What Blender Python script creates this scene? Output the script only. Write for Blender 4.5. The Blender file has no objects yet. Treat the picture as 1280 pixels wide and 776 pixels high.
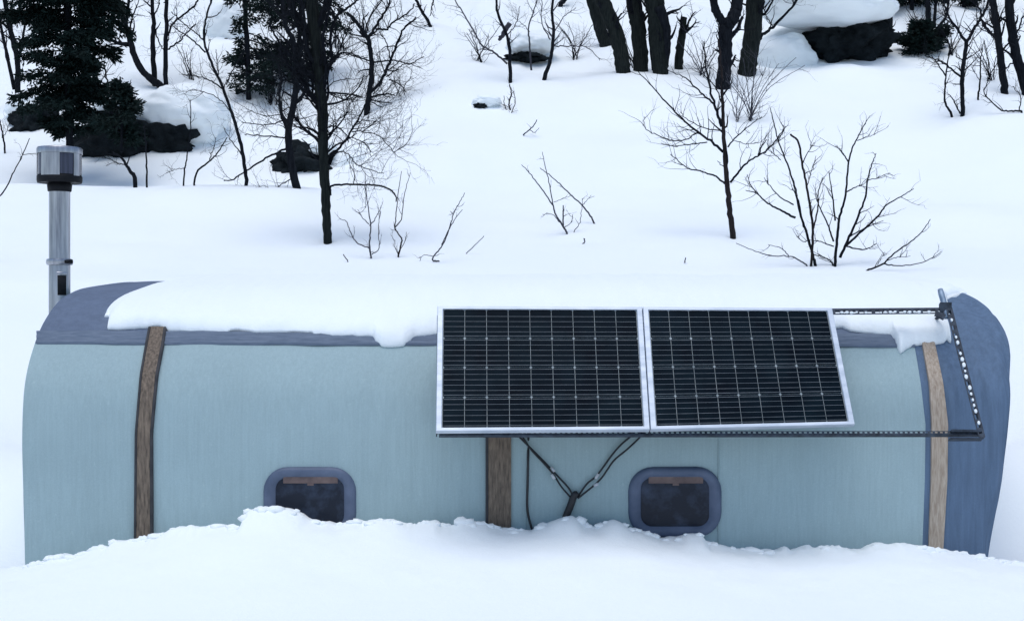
import bpy, math, random
import numpy as np
from mathutils import Vector

random.seed(7)
S = bpy.context.scene
COL = S.collection
F = 1750.0            # focal length in pixels of the 1280 px wide photograph
H = 1.6               # eye height above the trodden snow

def P(u, v, Y):
    return Vector(((u - 640.0) * Y / F, Y, H + (388.0 - v) * Y / F))

# ------------------------------------------------------------------ materials
def new_mat(name):
    m = bpy.data.materials.new(name); m.use_nodes = True
    nt = m.node_tree; nt.nodes.clear()
    out = nt.nodes.new('ShaderNodeOutputMaterial')
    b = nt.nodes.new('ShaderNodeBsdfPrincipled')
    nt.links.new(b.outputs[0], out.inputs[0])
    return m, nt, b

def noise(nt, scale, detail=4, rough=.55, stretch=None):
    tc = nt.nodes.new('ShaderNodeTexCoord')
    mp = nt.nodes.new('ShaderNodeMapping')
    if stretch: mp.inputs['Scale'].default_value = stretch
    n = nt.nodes.new('ShaderNodeTexNoise')
    n.inputs['Scale'].default_value = scale
    n.inputs['Detail'].default_value = detail
    n.inputs['Roughness'].default_value = rough
    nt.links.new(tc.outputs['Object'], mp.inputs[0])
    nt.links.new(mp.outputs[0], n.inputs['Vector'])
    return n.outputs['Fac']

def ramp(nt, fac, c0, c1, p0=.3, p1=.7):
    r = nt.nodes.new('ShaderNodeValToRGB')
    r.color_ramp.elements[0].position = p0; r.color_ramp.elements[0].color = (*c0, 1)
    r.color_ramp.elements[1].position = p1; r.color_ramp.elements[1].color = (*c1, 1)
    nt.links.new(fac, r.inputs[0])
    return r.outputs[0]

def mixc(nt, a, b, fac, mode='MULTIPLY'):
    m = nt.nodes.new('ShaderNodeMix'); m.data_type = 'RGBA'; m.blend_type = mode
    m.inputs[0].default_value = fac
    nt.links.new(a, m.inputs[6]); nt.links.new(b, m.inputs[7])
    return m.outputs[2]

def bump(nt, b, fac, strength, dist=.01, prev=None):
    n = nt.nodes.new('ShaderNodeBump')
    n.inputs['Strength'].default_value = strength
    n.inputs['Distance'].default_value = dist
    nt.links.new(fac, n.inputs['Height'])
    if prev: nt.links.new(prev, n.inputs['Normal'])
    nt.links.new(n.outputs[0], b.inputs['Normal'])
    return n.outputs[0]

def simple(name, c0, c1, scale=6, rough=.8, bs=.3, bd=.01, bscale=None, stretch=None, metal=0, spec=.5, detail=4):
    m, nt, b = new_mat(name)
    nt.links.new(ramp(nt, noise(nt, scale, detail, .6, stretch), c0, c1), b.inputs['Base Color'])
    b.inputs['Roughness'].default_value = rough
    b.inputs['Metallic'].default_value = metal
    b.inputs['Specular IOR Level'].default_value = spec
    if bs: bump(nt, b, noise(nt, bscale or scale * 5, 4, .6, stretch), bs, bd)
    return m

M = {}
def snow_mat():
    m, nt, b = new_mat('snow')
    big = noise(nt, .35, 3, .5)
    nt.links.new(ramp(nt, big, (.832, .882, .905), (.86, .903, .915)), b.inputs['Base Color'])
    b.inputs['Roughness'].default_value = .75
    b.inputs['Specular IOR Level'].default_value = .2
    p = bump(nt, b, noise(nt, 2.2, 8, .62), .3, .03)
    bump(nt, b, noise(nt, 38, 6, .75), .5, .008, p)
    return m
M['snow'] = snow_mat()

def fabric(name, c, grime, var=.12, weave=260, wr=.25, stretch=(9, 9, .7)):
    m, nt, b = new_mat(name)
    c = Vector(c)
    base = ramp(nt, noise(nt, 1.3, 6, .6), tuple(c * (1 - var)), tuple(c * (1 + var * .6)))
    streak = ramp(nt, noise(nt, 2.2, 5, .65, stretch), (1 - grime,) * 3, (1, 1, 1), .35, .62)
    col = mixc(nt, base, streak, 1)
    spots = ramp(nt, noise(nt, 26, 3, .5), (1, 1, 1), (1.10, 1.09, 1.07), .66, .74)
    col = mixc(nt, col, spots, .8)
    fine = ramp(nt, noise(nt, 120, 3, .8), (.90, .90, .90), (1.08, 1.08, 1.08), .3, .7)
    col = mixc(nt, col, fine, .7)
    nt.links.new(col, b.inputs['Base Color'])
    b.inputs['Roughness'].default_value = .82
    b.inputs['Specular IOR Level'].default_value = .2
    p = bump(nt, b, noise(nt, 1.6, 4, .5, (3.5, 3.5, .55)), wr, .06)
    bump(nt, b, noise(nt, weave, 2, .6), .35, .002, p)
    return m
M['wall'] = fabric('canvas_wall', (.325, .432, .455), .07, var=.07, stretch=(26, 26, .5))
M['roof'] = fabric('canvas_roof', (.135, .175, .25), .15)
M['end'] = fabric('canvas_end', (.118, .178, .27), .20, wr=.5, stretch=(14, 14, .5))
M['hem'] = simple('hem', (.085, .12, .175), (.15, .19, .255), 30, .85, .6, .004, stretch=(.3, 1, 3))
M['strap'] = simple('weathered_strap', (.065, .050, .038), (.23, .175, .13), 9, .8, .8, .004, stretch=(9, 9, 1.2))
M['strap_light'] = simple('pale_strap', (.28, .215, .16), (.50, .42, .34), 9, .8, .6, .004, stretch=(9, 9, 1.2))
M['strap_edge'] = simple('strap_edge', (.02, .022, .026), (.05, .05, .055), 14, .8, .4, .003)
M['win_frame'] = simple('window_frame', (.055, .08, .135), (.10, .13, .20), 7, .6, .35, .003)
M['blind'] = simple('blind', (.085, .06, .06), (.17, .12, .11), 12, .8, .2, .003)
M['steel'] = simple('stainless', (.22, .23, .26), (.50, .51, .54), 4, .36, .08, .002, stretch=(8, 8, .6), metal=1)
M['steel_dark'] = simple('sooty_steel', (.003, .004, .006), (.012, .013, .016), 9, .6, .3, .003, spec=.15)
M['glass_dark'] = simple('dark_glazing', (.012, .016, .032), (.05, .058, .10), 6, .2, .05, .002, stretch=(9, 9, .4), spec=.4)
M['alu'] = simple('aluminium', (.40, .46, .54), (.60, .65, .72), 5, .45, .1, .002, stretch=(1, 1, 5), metal=.35)
M['rack'] = simple('angle_iron', (.008, .012, .02), (.05, .07, .10), 22, .6, .4, .003, metal=.3)
M['rack_light'] = simple('galvanised', (.10, .16, .24), (.28, .36, .46), 22, .5, .3, .003, metal=.4)
M['cable'] = simple('cable', (.006, .007, .010), (.014, .016, .022), 20, .55, .1, .002)
M['plug'] = simple('plug', (.35, .38, .42), (.6, .63, .66), 30, .4, .1, .002)
M['busbar'] = simple('busbar', (.07, .10, .12), (.17, .20, .23), 14, .5, 0)
M['back'] = simple('backsheet', (.14, .18, .20), (.34, .39, .41), 12, .5, 0)
def cell_mat():
    m, nt, b = new_mat('cell')
    nt.links.new(ramp(nt, noise(nt, 5, 4, .6), (.0015, .004, .008), (.004, .011, .017)), b.inputs['Base Color'])
    b.inputs['Roughness'].default_value = .3
    b.inputs['Specular IOR Level'].default_value = .02
    return m
M['cell'] = cell_mat()
def pane_mat():
    m, nt, b = new_mat('pane')
    fr = ramp(nt, noise(nt, 7, 5, .65), (.005, .010, .022), (.045, .065, .11), .48, .85)
    nt.links.new(fr, b.inputs['Base Color'])
    b.inputs['Roughness'].default_value = .28
    b.inputs['Specular IOR Level'].default_value = .25
    return m
M['pane'] = pane_mat()
M['bark'] = simple('bark', (.003, .004, .007), (.014, .017, .022), 10, .9, .8, .012, spec=.08, stretch=(4, 4, .6))
M['bark_moss'] = simple('mossy_bark', (.005, .008, .009), (.026, .032, .030), 9, .9, 1, .02, spec=.08, stretch=(5, 5, .5), detail=7)
M['bark_brown'] = simple('brown_bark', (.010, .009, .010), (.035, .028, .028), 9, .9, .8, .01, spec=.08, stretch=(4, 4, .6))
M['twig'] = simple('twig', (.018, .019, .030), (.05, .05, .065), 6, .9, 0)
M['needles'] = simple('needles', (.002, .007, .007), (.008, .020, .018), 5, .8, 0, spec=.15)
M['rock'] = simple('rock', (.001, .002, .003), (.018, .024, .028), 3.2, .9, 1, .06, 9, spec=.08, detail=7)

# ------------------------------------------------------------------ mesh helpers
class MB:
    def __init__(s): s.v = []; s.f = []
    def add(s, vs, fs):
        o = len(s.v); s.v += [Vector(p) for p in vs]; s.f += [tuple(i + o for i in f) for f in fs]
    def box(s, c, ax, ay, az):           # centre and three half-axis vectors
        c = Vector(c); vs = []
        for k in (-1, 1):
            for i, j in ((-1, -1), (1, -1), (1, 1), (-1, 1)):
                vs.append(c + ax * i + ay * j + az * k)
        s.add(vs, [(3, 2, 1, 0), (4, 5, 6, 7), (0, 1, 5, 4), (1, 2, 6, 5), (2, 3, 7, 6), (3, 0, 4, 7)])
    def tube(s, pts, rad, n=6, cap=True, lump=0):
        pts = [Vector(p) for p in pts]; m = len(pts)
        if m < 2: return
        up = Vector((.13, 1, .07)).normalized(); vs = []; prev = None
        for i, p in enumerate(pts):
            t = (pts[min(i + 1, m - 1)] - pts[max(i - 1, 0)])
            if t.length < 1e-9: t = Vector((0, 0, 1))
            t.normalize()
            a = (prev if prev is not None else up)
            a = a - t * a.dot(t)
            if a.length < 1e-4: a = t.orthogonal()
            a.normalize(); prev = a; b = t.cross(a)
            r = rad[i] if hasattr(rad, '__len__') else rad
            for k in range(n):
                th = 2 * math.pi * k / n
                rr = r * (1 + (lump * (random.random() - .5) if lump else 0))
                vs.append(p + (a * math.cos(th) + b * math.sin(th)) * rr)
        fs = [(i * n + k, i * n + (k + 1) % n, (i + 1) * n + (k + 1) % n, (i + 1) * n + k) for i in range(m - 1) for k in range(n)]
        if cap: fs += [tuple(range(n - 1, -1, -1)), tuple((m - 1) * n + k for k in range(n))]
        s.add(vs, fs)
    def grid(s, rows):                    # rows: list of equal-length lists of points
        w = len(rows[0]); vs = [p for r in rows for p in r]
        s.add(vs, [(i * w + j, i * w + j + 1, (i + 1) * w + j + 1, (i + 1) * w + j) for i in range(len(rows) - 1) for j in range(w - 1)])

def build(name, mb, mat, parent=None, smooth=True, autosmooth=None):
    base = Vector(parent['base']) if parent is not None and 'base' in parent else Vector((0, 0, 0))
    me = bpy.data.meshes.new(name)
    me.from_pydata([tuple(p - base) for p in mb.v], [], mb.f)
    me.materials.append(M[mat])
    if smooth:
        me.polygons.foreach_set('use_smooth', [True] * len(me.polygons))
    me.update()
    if autosmooth is not None:
        me.set_sharp_from_angle(angle=math.radians(autosmooth))
    o = bpy.data.objects.new(name, me); COL.objects.link(o)
    if parent is not None:
        o.parent = parent
        if 'base' in parent: BASES.append((o, tuple(base)))
        o['base'] = tuple(base)
    return o
BASES = []
def tag(o, label=None, cat=None, group=None, kind=None):
    if label: o['label'] = label
    if cat: o['category'] = cat
    if group: o['group'] = group
    if kind: o['kind'] = kind
    return o
def thing(name, base, label, cat, group=None, kind=None):
    o = bpy.data.objects.new(name, None); o.empty_display_size = .1
    o.location = base; COL.objects.link(o); o['base'] = tuple(base)
    return tag(o, label, cat, group, kind)
def single(name, mb, mat, base, label, cat, group=None, kind=None, smooth=True):
    me = bpy.data.meshes.new(name)
    base = Vector(base)
    me.from_pydata([tuple(p - base) for p in mb.v], [], mb.f)
    me.materials.append(M[mat])
    if smooth: me.polygons.foreach_set('use_smooth', [True] * len(me.polygons))
    o = bpy.data.objects.new(name, me); COL.objects.link(o); o.location = base
    return tag(o, label, cat, group, kind)

def interp(x, tab):
    xs = [t[0] for t in tab]; ys = [t[1] for t in tab]
    return float(np.interp(x, xs, ys))

def crom(pts, n=6):
    pts = [Vector(p) for p in pts]
    if len(pts) < 3:
        return [pts[0].lerp(pts[-1], i / n) for i in range(n + 1)]
    out = []
    q = [pts[0] * 2 - pts[1]] + pts + [pts[-1] * 2 - pts[-2]]
    for i in range(1, len(q) - 2):
        a, b, c, d = q[i - 1], q[i], q[i + 1], q[i + 2]
        for k in range(n):
            t = k / n
            out.append(.5 * ((2 * b) + (c - a) * t + (2 * a - 5 * b + 4 * c - d) * t * t + (3 * b - a - 3 * c + d) * t ** 3))
    out.append(pts[-1]); return out

def ico(n=4):
    import bmesh
    bm = bmesh.new(); bmesh.ops.create_icosphere(bm, subdivisions=n, radius=1)
    vs = [v.co.copy() for v in bm.verts]; fs = [tuple(x.index for x in f.verts) for f in bm.faces]; bm.free(); return vs, fs
ICO2 = ico(2)
# value noise
_rs = np.random.RandomState(3); _L = _rs.rand(256, 256)
def vn(x, y):
    x = np.asarray(x, float); y = np.asarray(y, float)
    xi = np.floor(x).astype(int); yi = np.floor(y).astype(int)
    fx = x - xi; fy = y - yi; fx = fx * fx * (3 - 2 * fx); fy = fy * fy * (3 - 2 * fy)
    g = lambda a, b: _L[a % 256, b % 256]
    return (g(xi, yi) * (1 - fx) + g(xi + 1, yi) * fx) * (1 - fy) + (g(xi, yi + 1) * (1 - fx) + g(xi + 1, yi + 1) * fx) * fy - .5
def fbm(x, y, o=4):
    s = 0; a = 1
    for k in range(o):
        s = s + a * vn(x * 2 ** k + 17.3 * k, y * 2 ** k + 5.1 * k); a *= .5
    return s
def sst(a, b, x):
    t = np.clip((x - a) / (b - a), 0, 1); return t * t * (3 - 2 * t)

# ------------------------------------------------------------------ terrain
def zv(tab): return [(Y, H + (388 - v) * Y / F) for Y, v in tab]
PC = zv([(14, 350), (15, 336), (16, 319), (17, 303), (19, 268), (21, 230), (24, 160), (27, 92), (28.5, 77), (31, 50), (34, 0), (40, -90)]) + [(55, H + 21), (80, H + 38)]
PL = zv([(14, 350), (15, 336), (16, 319), (17, 303), (18.5, 272), (20, 240), (20.8, 228)]) + [(22, H + 1.72)] + zv([(23.4, 218), (25, 186), (27, 138), (30, 70), (34, 0), (40, -90)]) + [(55, H + 21), (80, H + 38)]
SIDE = [(5, -.12), (8, 0.0), (8.6, .08), (9.5, .42), (11, .95), (12.5, 1.47), (14, H + 38 * 14 / F)]
EDGE = [(-60, 712), (0, 712), (28, 707), (50, 701), (62, 697), (75, 693), (90, 696), (110, 688), (125, 685), (133, 687), (140, 677), (165, 673), (190, 672), (215, 662), (240, 656), (250, 659), (258, 657), (275, 659), (285, 657), (302, 657), (305, 642), (310, 637), (320, 635), (350, 635), (362, 636), (375, 641), (384, 648), (392, 651), (400, 654), (410, 652), (420, 656), (430, 654), (440, 650), (446, 649), (455, 652), (470, 650), (490, 649), (505, 654), (518, 656), (530, 653), (545, 650), (552, 656), (566, 657), (576, 652), (588, 650), (600, 653), (620, 660), (640, 661), (665, 663), (680, 655), (700, 648), (714, 644), (722, 649), (730, 656), (745, 659), (755, 653), (767, 649), (775, 652), (785, 660), (800, 663), (815, 668), (830, 672), (848, 672), (858, 667), (875, 667), (881, 672), (884, 679), (900, 681), (920, 686), (960, 688), (1000, 686), (1020, 684), (1040, 681), (1060, 685), (1080, 685), (1100, 681), (1120, 680), (1150, 681), (1160, 686), (1180, 687), (1200, 691), (1240, 698), (1280, 703), (1340, 706)]
YB = 8.36
EX = np.array([(u - 640) * YB / F for u, v in EDGE]); EZ = np.array([H + (388 - v) * YB / F for u, v in EDGE])
EXS = np.arange(-4.2, 4.2, .05); _e = np.interp(EXS, EX, EZ)
_k = np.exp(-np.linspace(-2, 2, 25) ** 2); EZS = np.convolve(np.pad(_e, 12, mode='edge'), _k / _k.sum(), 'valid')
DIPS = [((408 - 640) * 17 / F, 16.9, .16, .05), ((916 - 640) * 17.1 / F, 17.05, .12, .04), ((1019 - 640) * 15.1 / F, 15.1, .10, .03), ((1044 - 640) * 15.1 / F, 15.1, .10, .03)]
def _m(u, Y, r, h): return ((u - 640) * Y / F, Y, r, h)
MOUNDS = [_m(226, 26.0, .85, .55), _m(150, 26.2, .6, .4), _m(40, 27, .6, .35), _m(283, 31.8, .6, .55), _m(438, 24.3, .42, .22), _m(1030, 31.2, 1.3, .7), _m(975, 30.2, .7, .4), _m(664, 30.2, .5, .25), _m(545, 31, .8, .3), _m(860, 31.6, .9, .5), _m(1225, 29, .8, .35), _m(1150, 32, 1, .4), _m(620, 32.5, .6, .4), _m(480, 33, .8, .4), _m(700, 31.5, .5, .3), _m(330, 30, .7, .35), _m(110, 30, .8, .4), _m(225, 33, .6, .4), _m(740, 25, .9, .12), _m(560, 23, 1.0, .12), _m(1000, 21, 1.1, .14), _m(1180, 19, .9, .12), _m(860, 24.5, .8, .12)]
def T(X, Y):
    X = np.asarray(X, float); Y = np.asarray(Y, float)
    zc = np.interp(Y, [p[0] for p in SIDE[:-1]] + [p[0] for p in PC], [p[1] for p in SIDE[:-1]] + [p[1] for p in PC])
    zl = np.interp(Y, [p[0] for p in SIDE[:-1]] + [p[0] for p in PL], [p[1] for p in SIDE[:-1]] + [p[1] for p in PL])
    w = 1 - sst(-3.6, -.8, X)
    z = zc * (1 - w) + zl * w
    # undulations of the slope
    z = z + fbm(X * .35, Y * .35, 3) * .16 * sst(14, 20, Y) + fbm(X * .12 + 3, Y * .12, 2) * .9 * sst(28, 40, Y)
    z = z + fbm(X * 1.1, Y * 1.1, 3) * .035 * sst(8.9, 11, Y)
    z = z + fbm(X * .9 + 5, Y * .7, 4) * .22 * sst(24, 30, Y) + vn(X * .55 + 2, Y * .5 + 7) * .16 * sst(17, 20, Y)
    # broad swelling on the right, below the cave
    z = z + .35 * np.exp(-((X - 8.3) ** 2 / 3.0 + (Y - 23) ** 2 / 9))
    for mx, my, mr, mh in MOUNDS:
        z = z + mh * np.exp(-(((X - mx) ** 2 + ((Y - my) * .9) ** 2) / mr ** 2) ** 1.5)
    for dx, dy, dr, dh in DIPS:
        z = z - dh * np.exp(-((X - dx) ** 2 + (Y - dy) ** 2) / dr ** 2)
    # wind-scoured hollows at the two ends of the shelter
    for cx in (-3.55, 3.6):
        z = z - .16 * np.exp(-((X - cx) ** 2 / .25 + (Y - 9.1) ** 2 / .35)) - .17 * np.exp(-((X - cx) ** 2 / .3 + (Y - 10.6) ** 2 / .15))
    # bank of cleared snow lying against the long wall
    e = np.interp(X, EX, EZ)
    inb = sst(-3.9, -3.05, X) * (1 - sst(3.1, 3.9, X))
    e = e + (vn(X * 19, 4.2 + Y * 6) * .034 + vn(X * 43, 8 + Y * 15) * .020) * np.clip(1.3 - np.abs(YB - Y) / .2, 0, 1) * (vn(X * 2.3, 1.7) + .55)
    t = np.clip((YB - Y) / 1.5, 0, 1)
    fall = (1 - t) ** 1.3
    es = np.interp(X, EXS, EZS); e2 = e * (1 - sst(.0, .16, t)) + es * sst(.0, .16, t)
    lump = (fbm(X * 3, Y * 3, 3) * .016 + vn(X * 17, Y * 17) * .003) * sst(7.2, 7.8, Y) * (1 - sst(8.28, YB, Y))
    bank = -.0 + (e2 + .01) * fall - .01 + lump * sst(0, .2, t + .15)
    behind = np.where(Y > YB, e - sst(YB, YB + .5, Y) * .1, bank)
    near = (1 - sst(8.9, 9.6, Y)) * inb
    flat = fbm(X * .8, Y * .8, 3) * .035 + fbm(X * .25 + 9, Y * .25, 2) * .06
    z = np.where(Y < 9.6, z * (1 - near) + (behind) * near, z)
    z = z + flat * (1 - sst(6.6, 8.1, Y))
    return z
def ground(u, v):
    ys = np.arange(8.9, 60, .02)
    zs = T((u - 640) * ys / F, ys); vv = 388 - (zs - H) * F / ys
    k = np.argmax(vv <= v)
    # first crossing from below, past the shelter
    idx = np.where((vv[:-1] > v) & (vv[1:] <= v) & (ys[1:] > 13))[0]
    return float(ys[idx[0]]) if len(idx) else 34.0

def make_ground():
    xf = np.arange(-3.5, 3.5001, .016)
    xl = -3.5 - np.cumsum(np.geomspace(.03, 3.0, 70)); xr = 3.5 + np.cumsum(np.geomspace(.03, 3.0, 70))
    xs = np.concatenate([xl[::-1], xf, xr])
    ys = np.concatenate([-np.array([60, 40, 25, 15, 8, 4, 1]), np.arange(2, 7.2, .12), np.arange(7.2, 8.9, .018), np.arange(8.9, 14, .1), np.arange(14, 36, .16), np.arange(36, 80.1, 1.2)])
    X, Y = np.meshgrid(xs, ys)
    Z = T(X, Y)
    Z = Z + fbm(X * .1, Y * .1, 2) * .5 * sst(6, 14, np.abs(X)) * (1 - sst(8, 20, Y) * .5)
    nx, ny = len(xs), len(ys)
    V = np.stack([X.ravel(), Y.ravel(), Z.ravel()], 1)
    i = np.arange(nx * ny).reshape(ny, nx)
    Fc = np.stack([i[:-1, :-1].ravel(), i[:-1, 1:].ravel(), i[1:, 1:].ravel(), i[1:, :-1].ravel()], 1)
    me = bpy.data.meshes.new('snowy_ground'); me.from_pydata(V.tolist(), [], Fc.tolist())
    me.polygons.foreach_set('use_smooth', [True] * len(me.polygons)); me.materials.append(M['snow'])
    o = bpy.data.objects.new('snowy_ground', me); COL.objects.link(o)
    tag(o, kind='structure')
make_ground()

def clumps():
    mb = MB(); vs, fs = ICO2
    for k in range(170):
        x = random.uniform(-3.0, 3.05)
        if True:
            if float(vn(x * 1.9, 12.3)) < -.12 and random.random() < .8: continue
            y = YB - abs(random.gauss(0, .03)) + .02; r = random.uniform(.008, .022) * (1 if random.random() < .85 else 1.5)
        else:
            y = random.uniform(7.3, YB); r = random.uniform(.004, .013)
        z = float(T(x, y)); c = Vector((x, y, z - r * .35)); sd = random.uniform(0, 50)
        mb.add([c + Vector((v.x * r * 1.9, v.y * r * 1.25, v.z * r)) * (1 + .5 * mnoise.noise(v * 1.6 + Vector((sd, 0, 0)))) for v in vs], fs)
    return mb
from mathutils import noise as mnoise
tag(single('snow_clumps', clumps(), 'snow', (0, YB, H - 1.2), 'small crumbs of snow scattered along the top of the snowbank', 'snow', kind='stuff'))
# ------------------------------------------------------------------ the shelter
ctrl = [(8.53, -2.0), (8.505, -1.515), (8.475, -1.123), (8.46, -.735), (8.505, -.447), (8.68, -.208), (8.93, -.032), (9.26, .085), (9.8, .160), (10.9, .222), (11.6, .19), (12.5, .10), (13.2, -.15), (13.6, -.55), (13.75, -1.1), (13.8, -2.0)]
prof = crom([Vector((0, y, z + H)) for y, z in ctrl], 14)
def pv(p): return 388 - (p.z - H) * F / p.y
pvs = [pv(p) for p in prof]
TOPI = min(range(len(prof)), key=lambda i: pvs[i])
def pn(i):
    a = prof[max(i - 1, 0)]; b = prof[min(i + 1, len(prof) - 1)]
    t = (b - a).normalized(); return Vector((0, -t.z, t.y))      # outward
_vs = np.array(pvs[:TOPI + 1])[::-1]
def front(v):                           # profile point and outward normal seen at picture height v on the front half
    i = float(np.interp(v, _vs, np.arange(TOPI, -1, -1)))
    k = min(int(i), TOPI - 1); f = i - k
    return prof[k].lerp(prof[k + 1], f), pn(k).lerp(pn(k + 1), f).normalized()
def S_(u, v, off=0.0):
    p, n = front(v)
    return Vector(((u - 640) * p.y / F, p.y, p.z)) + n * off
XR = [(352, 3.06), (370, 3.10), (385, 3.13), (405, 3.12), (440, 3.085), (470, 3.045), (520, 3.02), (600, 2.985), (640, 2.95), (697, 2.914), (800, 2.88)]
UG = [(352, 1118), (400, 1132), (432, 1143), (480, 1151), (530, 1157), (600, 1156), (685, 1153), (800, 1150)]
XL = -2.958
def xg(v):
    p, n = front(v); return (interp(v, UG) - 640) * p.y / F
base = (0, 8.5, 0)
shelter = thing('canvas_shelter', base, 'long low blue-green canvas shelter with arched roof, half buried in snow', 'shelter')

rowsV = [(i, pvs[i] if i <= TOPI else pvs[TOPI] + (i - TOPI) * (pvs[0] - pvs[TOPI]) / (len(prof) - TOPI)) for i in range(len(prof))]
def surf(i, v, x, amp):
    p = prof[i]; n = pn(i)
    s = i * .11
    d = amp * (float(fbm(x * 2.6 + 40, s * .35, 3)))
    return Vector((x, p.y, p.z)) + n * d
def seam_i():
    return next(i for i in range(len(prof)) if pvs[i] <= 430)
SI = seam_i()
def patch(i0, i1, fx0, fx1, ncol, amp):
    mb = MB(); rows = []
    for i, v in rowsV[i0:i1 + 1]:
        a, b = fx0(v), fx1(v)
        rows.append([surf(i, v, a + (b - a) * k / ncol, amp) for k in range(ncol + 1)])
    mb.grid(rows); return mb
build('wall', patch(0, SI, lambda v: XL, xg, 240, .012), 'wall', shelter)
build('roof', patch(SI, len(prof) - 1, lambda v: XL, xg, 160, .014), 'roof', shelter)
def end_patch():
    mb = MB(); rows = []
    for i, v in rowsV:
        a, b = xg(v), interp(v, XR); row = []
        for k in range(61):
            q = k / 60; x = a + (b - a) * q
            p = prof[i]; n = pn(i); s = i * .11
            fold = .009 * math.sin(x * 46 + s * 1.2 + 2 * float(vn(x * 3, s * .5))) * sst(.45, .8, q)
            tuck = -.05 * sst(.82, 1, q) ** 2
            row.append(Vector((x, p.y, p.z)) + n * (.012 * float(fbm(x * 4, s * .4, 3)) + float(fold) + float(tuck)))
        # turned round the end
        row.append(row[-1] + Vector((-.03, 0, 0)) - pn(i) * .05)
        rows.append(row)
    mb.grid(rows); return mb
build('end_cover', end_patch(), 'end', shelter)
def end_wall(x_of, sgn):
    mb = MB(); c = Vector((x_of(500), 11.0, H - .9)); n = len(prof)
    ring = [Vector((x_of(rowsV[i][1]) , prof[i].y, prof[i].z)) - pn(i) * (0.0 if sgn < 0 else .075) for i in range(n)]
    K = 8
    rows = []
    for k in range(K + 1):
        q = k / K
        rows.append([r.lerp(c, q) + Vector((sgn * -.0 + .02 * float(vn(i * .3, k * .7)), 0, 0)) * min(1, q * 3) for i, r in enumerate(ring)])
    mb.grid(rows)
    mb.add([ring[0], ring[-1], c], [(0, 1, 2)])
    return mb
build('end_panel', end_wall(lambda v: XL, -1), 'wall', shelter)
build('end_panel', end_wall(lambda v: interp(v, XR) - .03, 1), 'end', shelter)

def ribbon(rows_v, uL, uR, offs, sink=-.004):
    """band lying on the wall: cross-section offsets given across its width"""
    mb = MB(); rows = []
    for v in rows_v:
        a, b = uL(v), uR(v); m = len(offs) - 1
        row = [S_(a, v, sink)] + [S_(a + (b - a) * k / m, v, o) for k, o in enumerate(offs)] + [S_(b, v, sink)]
        rows.append(row)
    mb.grid(rows)
    return mb
vr = lambda a, b, n: [a + (b - a) * i / n for i in range(n + 1)]
# three straps
band = ribbon(vr(411, 760, 60), lambda v: interp(v, [(410, 188), (430, 184), (470, 177), (540, 171), (760, 169)]), lambda v: interp(v, [(410, 207.5), (430, 204.5), (470, 197), (540, 190.5), (670, 190), (760, 190)]), [.018, .02, .019, .021, .018, .02, .019])
s1 = build('strap', band, 'strap', shelter, autosmooth=40); s1['label'] = 'dark weathered brown strap at the left with frayed top'
for a, b in ((0, 3.2), (-3.4, 0)):
    e = ribbon(vr(412, 760, 50), (lambda v: interp(v, [(410, 186.5), (430, 182.5), (470, 175.5), (540, 169.5), (760, 167.5)])) if a == 0 else (lambda v: interp(v, [(410, 205.5), (430, 202.5), (470, 195), (540, 188.5), (760, 188.5)])),
               (lambda v: interp(v, [(410, 189.5), (430, 185.5), (470, 178.5), (540, 172.5), (760, 170.5)])) if a == 0 else (lambda v: interp(v, [(410, 209), (430, 206), (470, 198.5), (540, 192), (760, 192)])), [.022, .026, .022])
    build('binding', e, 'strap_edge', s1)
band = ribbon(vr(437, 760, 50), lambda v: 609, lambda v: 639, [.018, .022, .02, .021, .019, .022, .018])
s2 = build('strap', band, 'strap', shelter, autosmooth=40); s2['label'] = 'brown grey strap below the left solar panel'
e = ribbon(vr(437, 760, 50), lambda v: 607, lambda v: 610.5, [.022, .026, .022]); build('binding', e, 'strap_edge', s2)
RB0 = [(425, 1151), (432, 1152.5), (480, 1161), (530, 1164), (600, 1163), (685, 1160), (760, 1158)]
RB1 = [(425, 1166.5), (432, 1168), (480, 1178), (530, 1184), (600, 1183), (685, 1178), (760, 1176)]
band = ribbon(vr(428, 760, 60), lambda v: interp(v, RB0), lambda v: interp(v, RB1), [.02, .023, .021, .019, .018, .021, .023, .02])
s3 = build('strap', band, 'strap_light', shelter, autosmooth=40); s3['label'] = 'pale tan strap at the right end'
# hem along the eave
hem_off = [.0, .012, .013, .007, .012, .013, .006, .011, .012, .0]
def hem(u0, u1, n):
    mb = MB(); rows = []
    hv = [414.5, 415, 417, 419.5, 421, 423.5, 425.5, 427, 429.5, 430.6]
    for k in range(n + 1):
        u = u0 + (u1 - u0) * k / n
        dv = (u - 46) / 1100 * 4 + .8 * float(fbm(u * .02, 1, 2))
        rows.append([S_(u, v + dv, o + .002 + .003 * float(vn(u * .15, j))) for j, (v, o) in enumerate(zip(hv, hem_off))])
    mb.grid(rows); return mb
build('eave_hem', hem(46, 1143, 300), 'hem', shelter)

seam = ribbon(vr(432, 760, 60), lambda v: 897.6, lambda v: 899.2, [.001, .004, .001]); build('seam', seam, 'wall', shelter)
seam = ribbon(vr(432, 760, 60), lambda v: 656.6, lambda v: 658.0, [.001, .003, .001]); build('seam', seam, 'wall', shelter)
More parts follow.
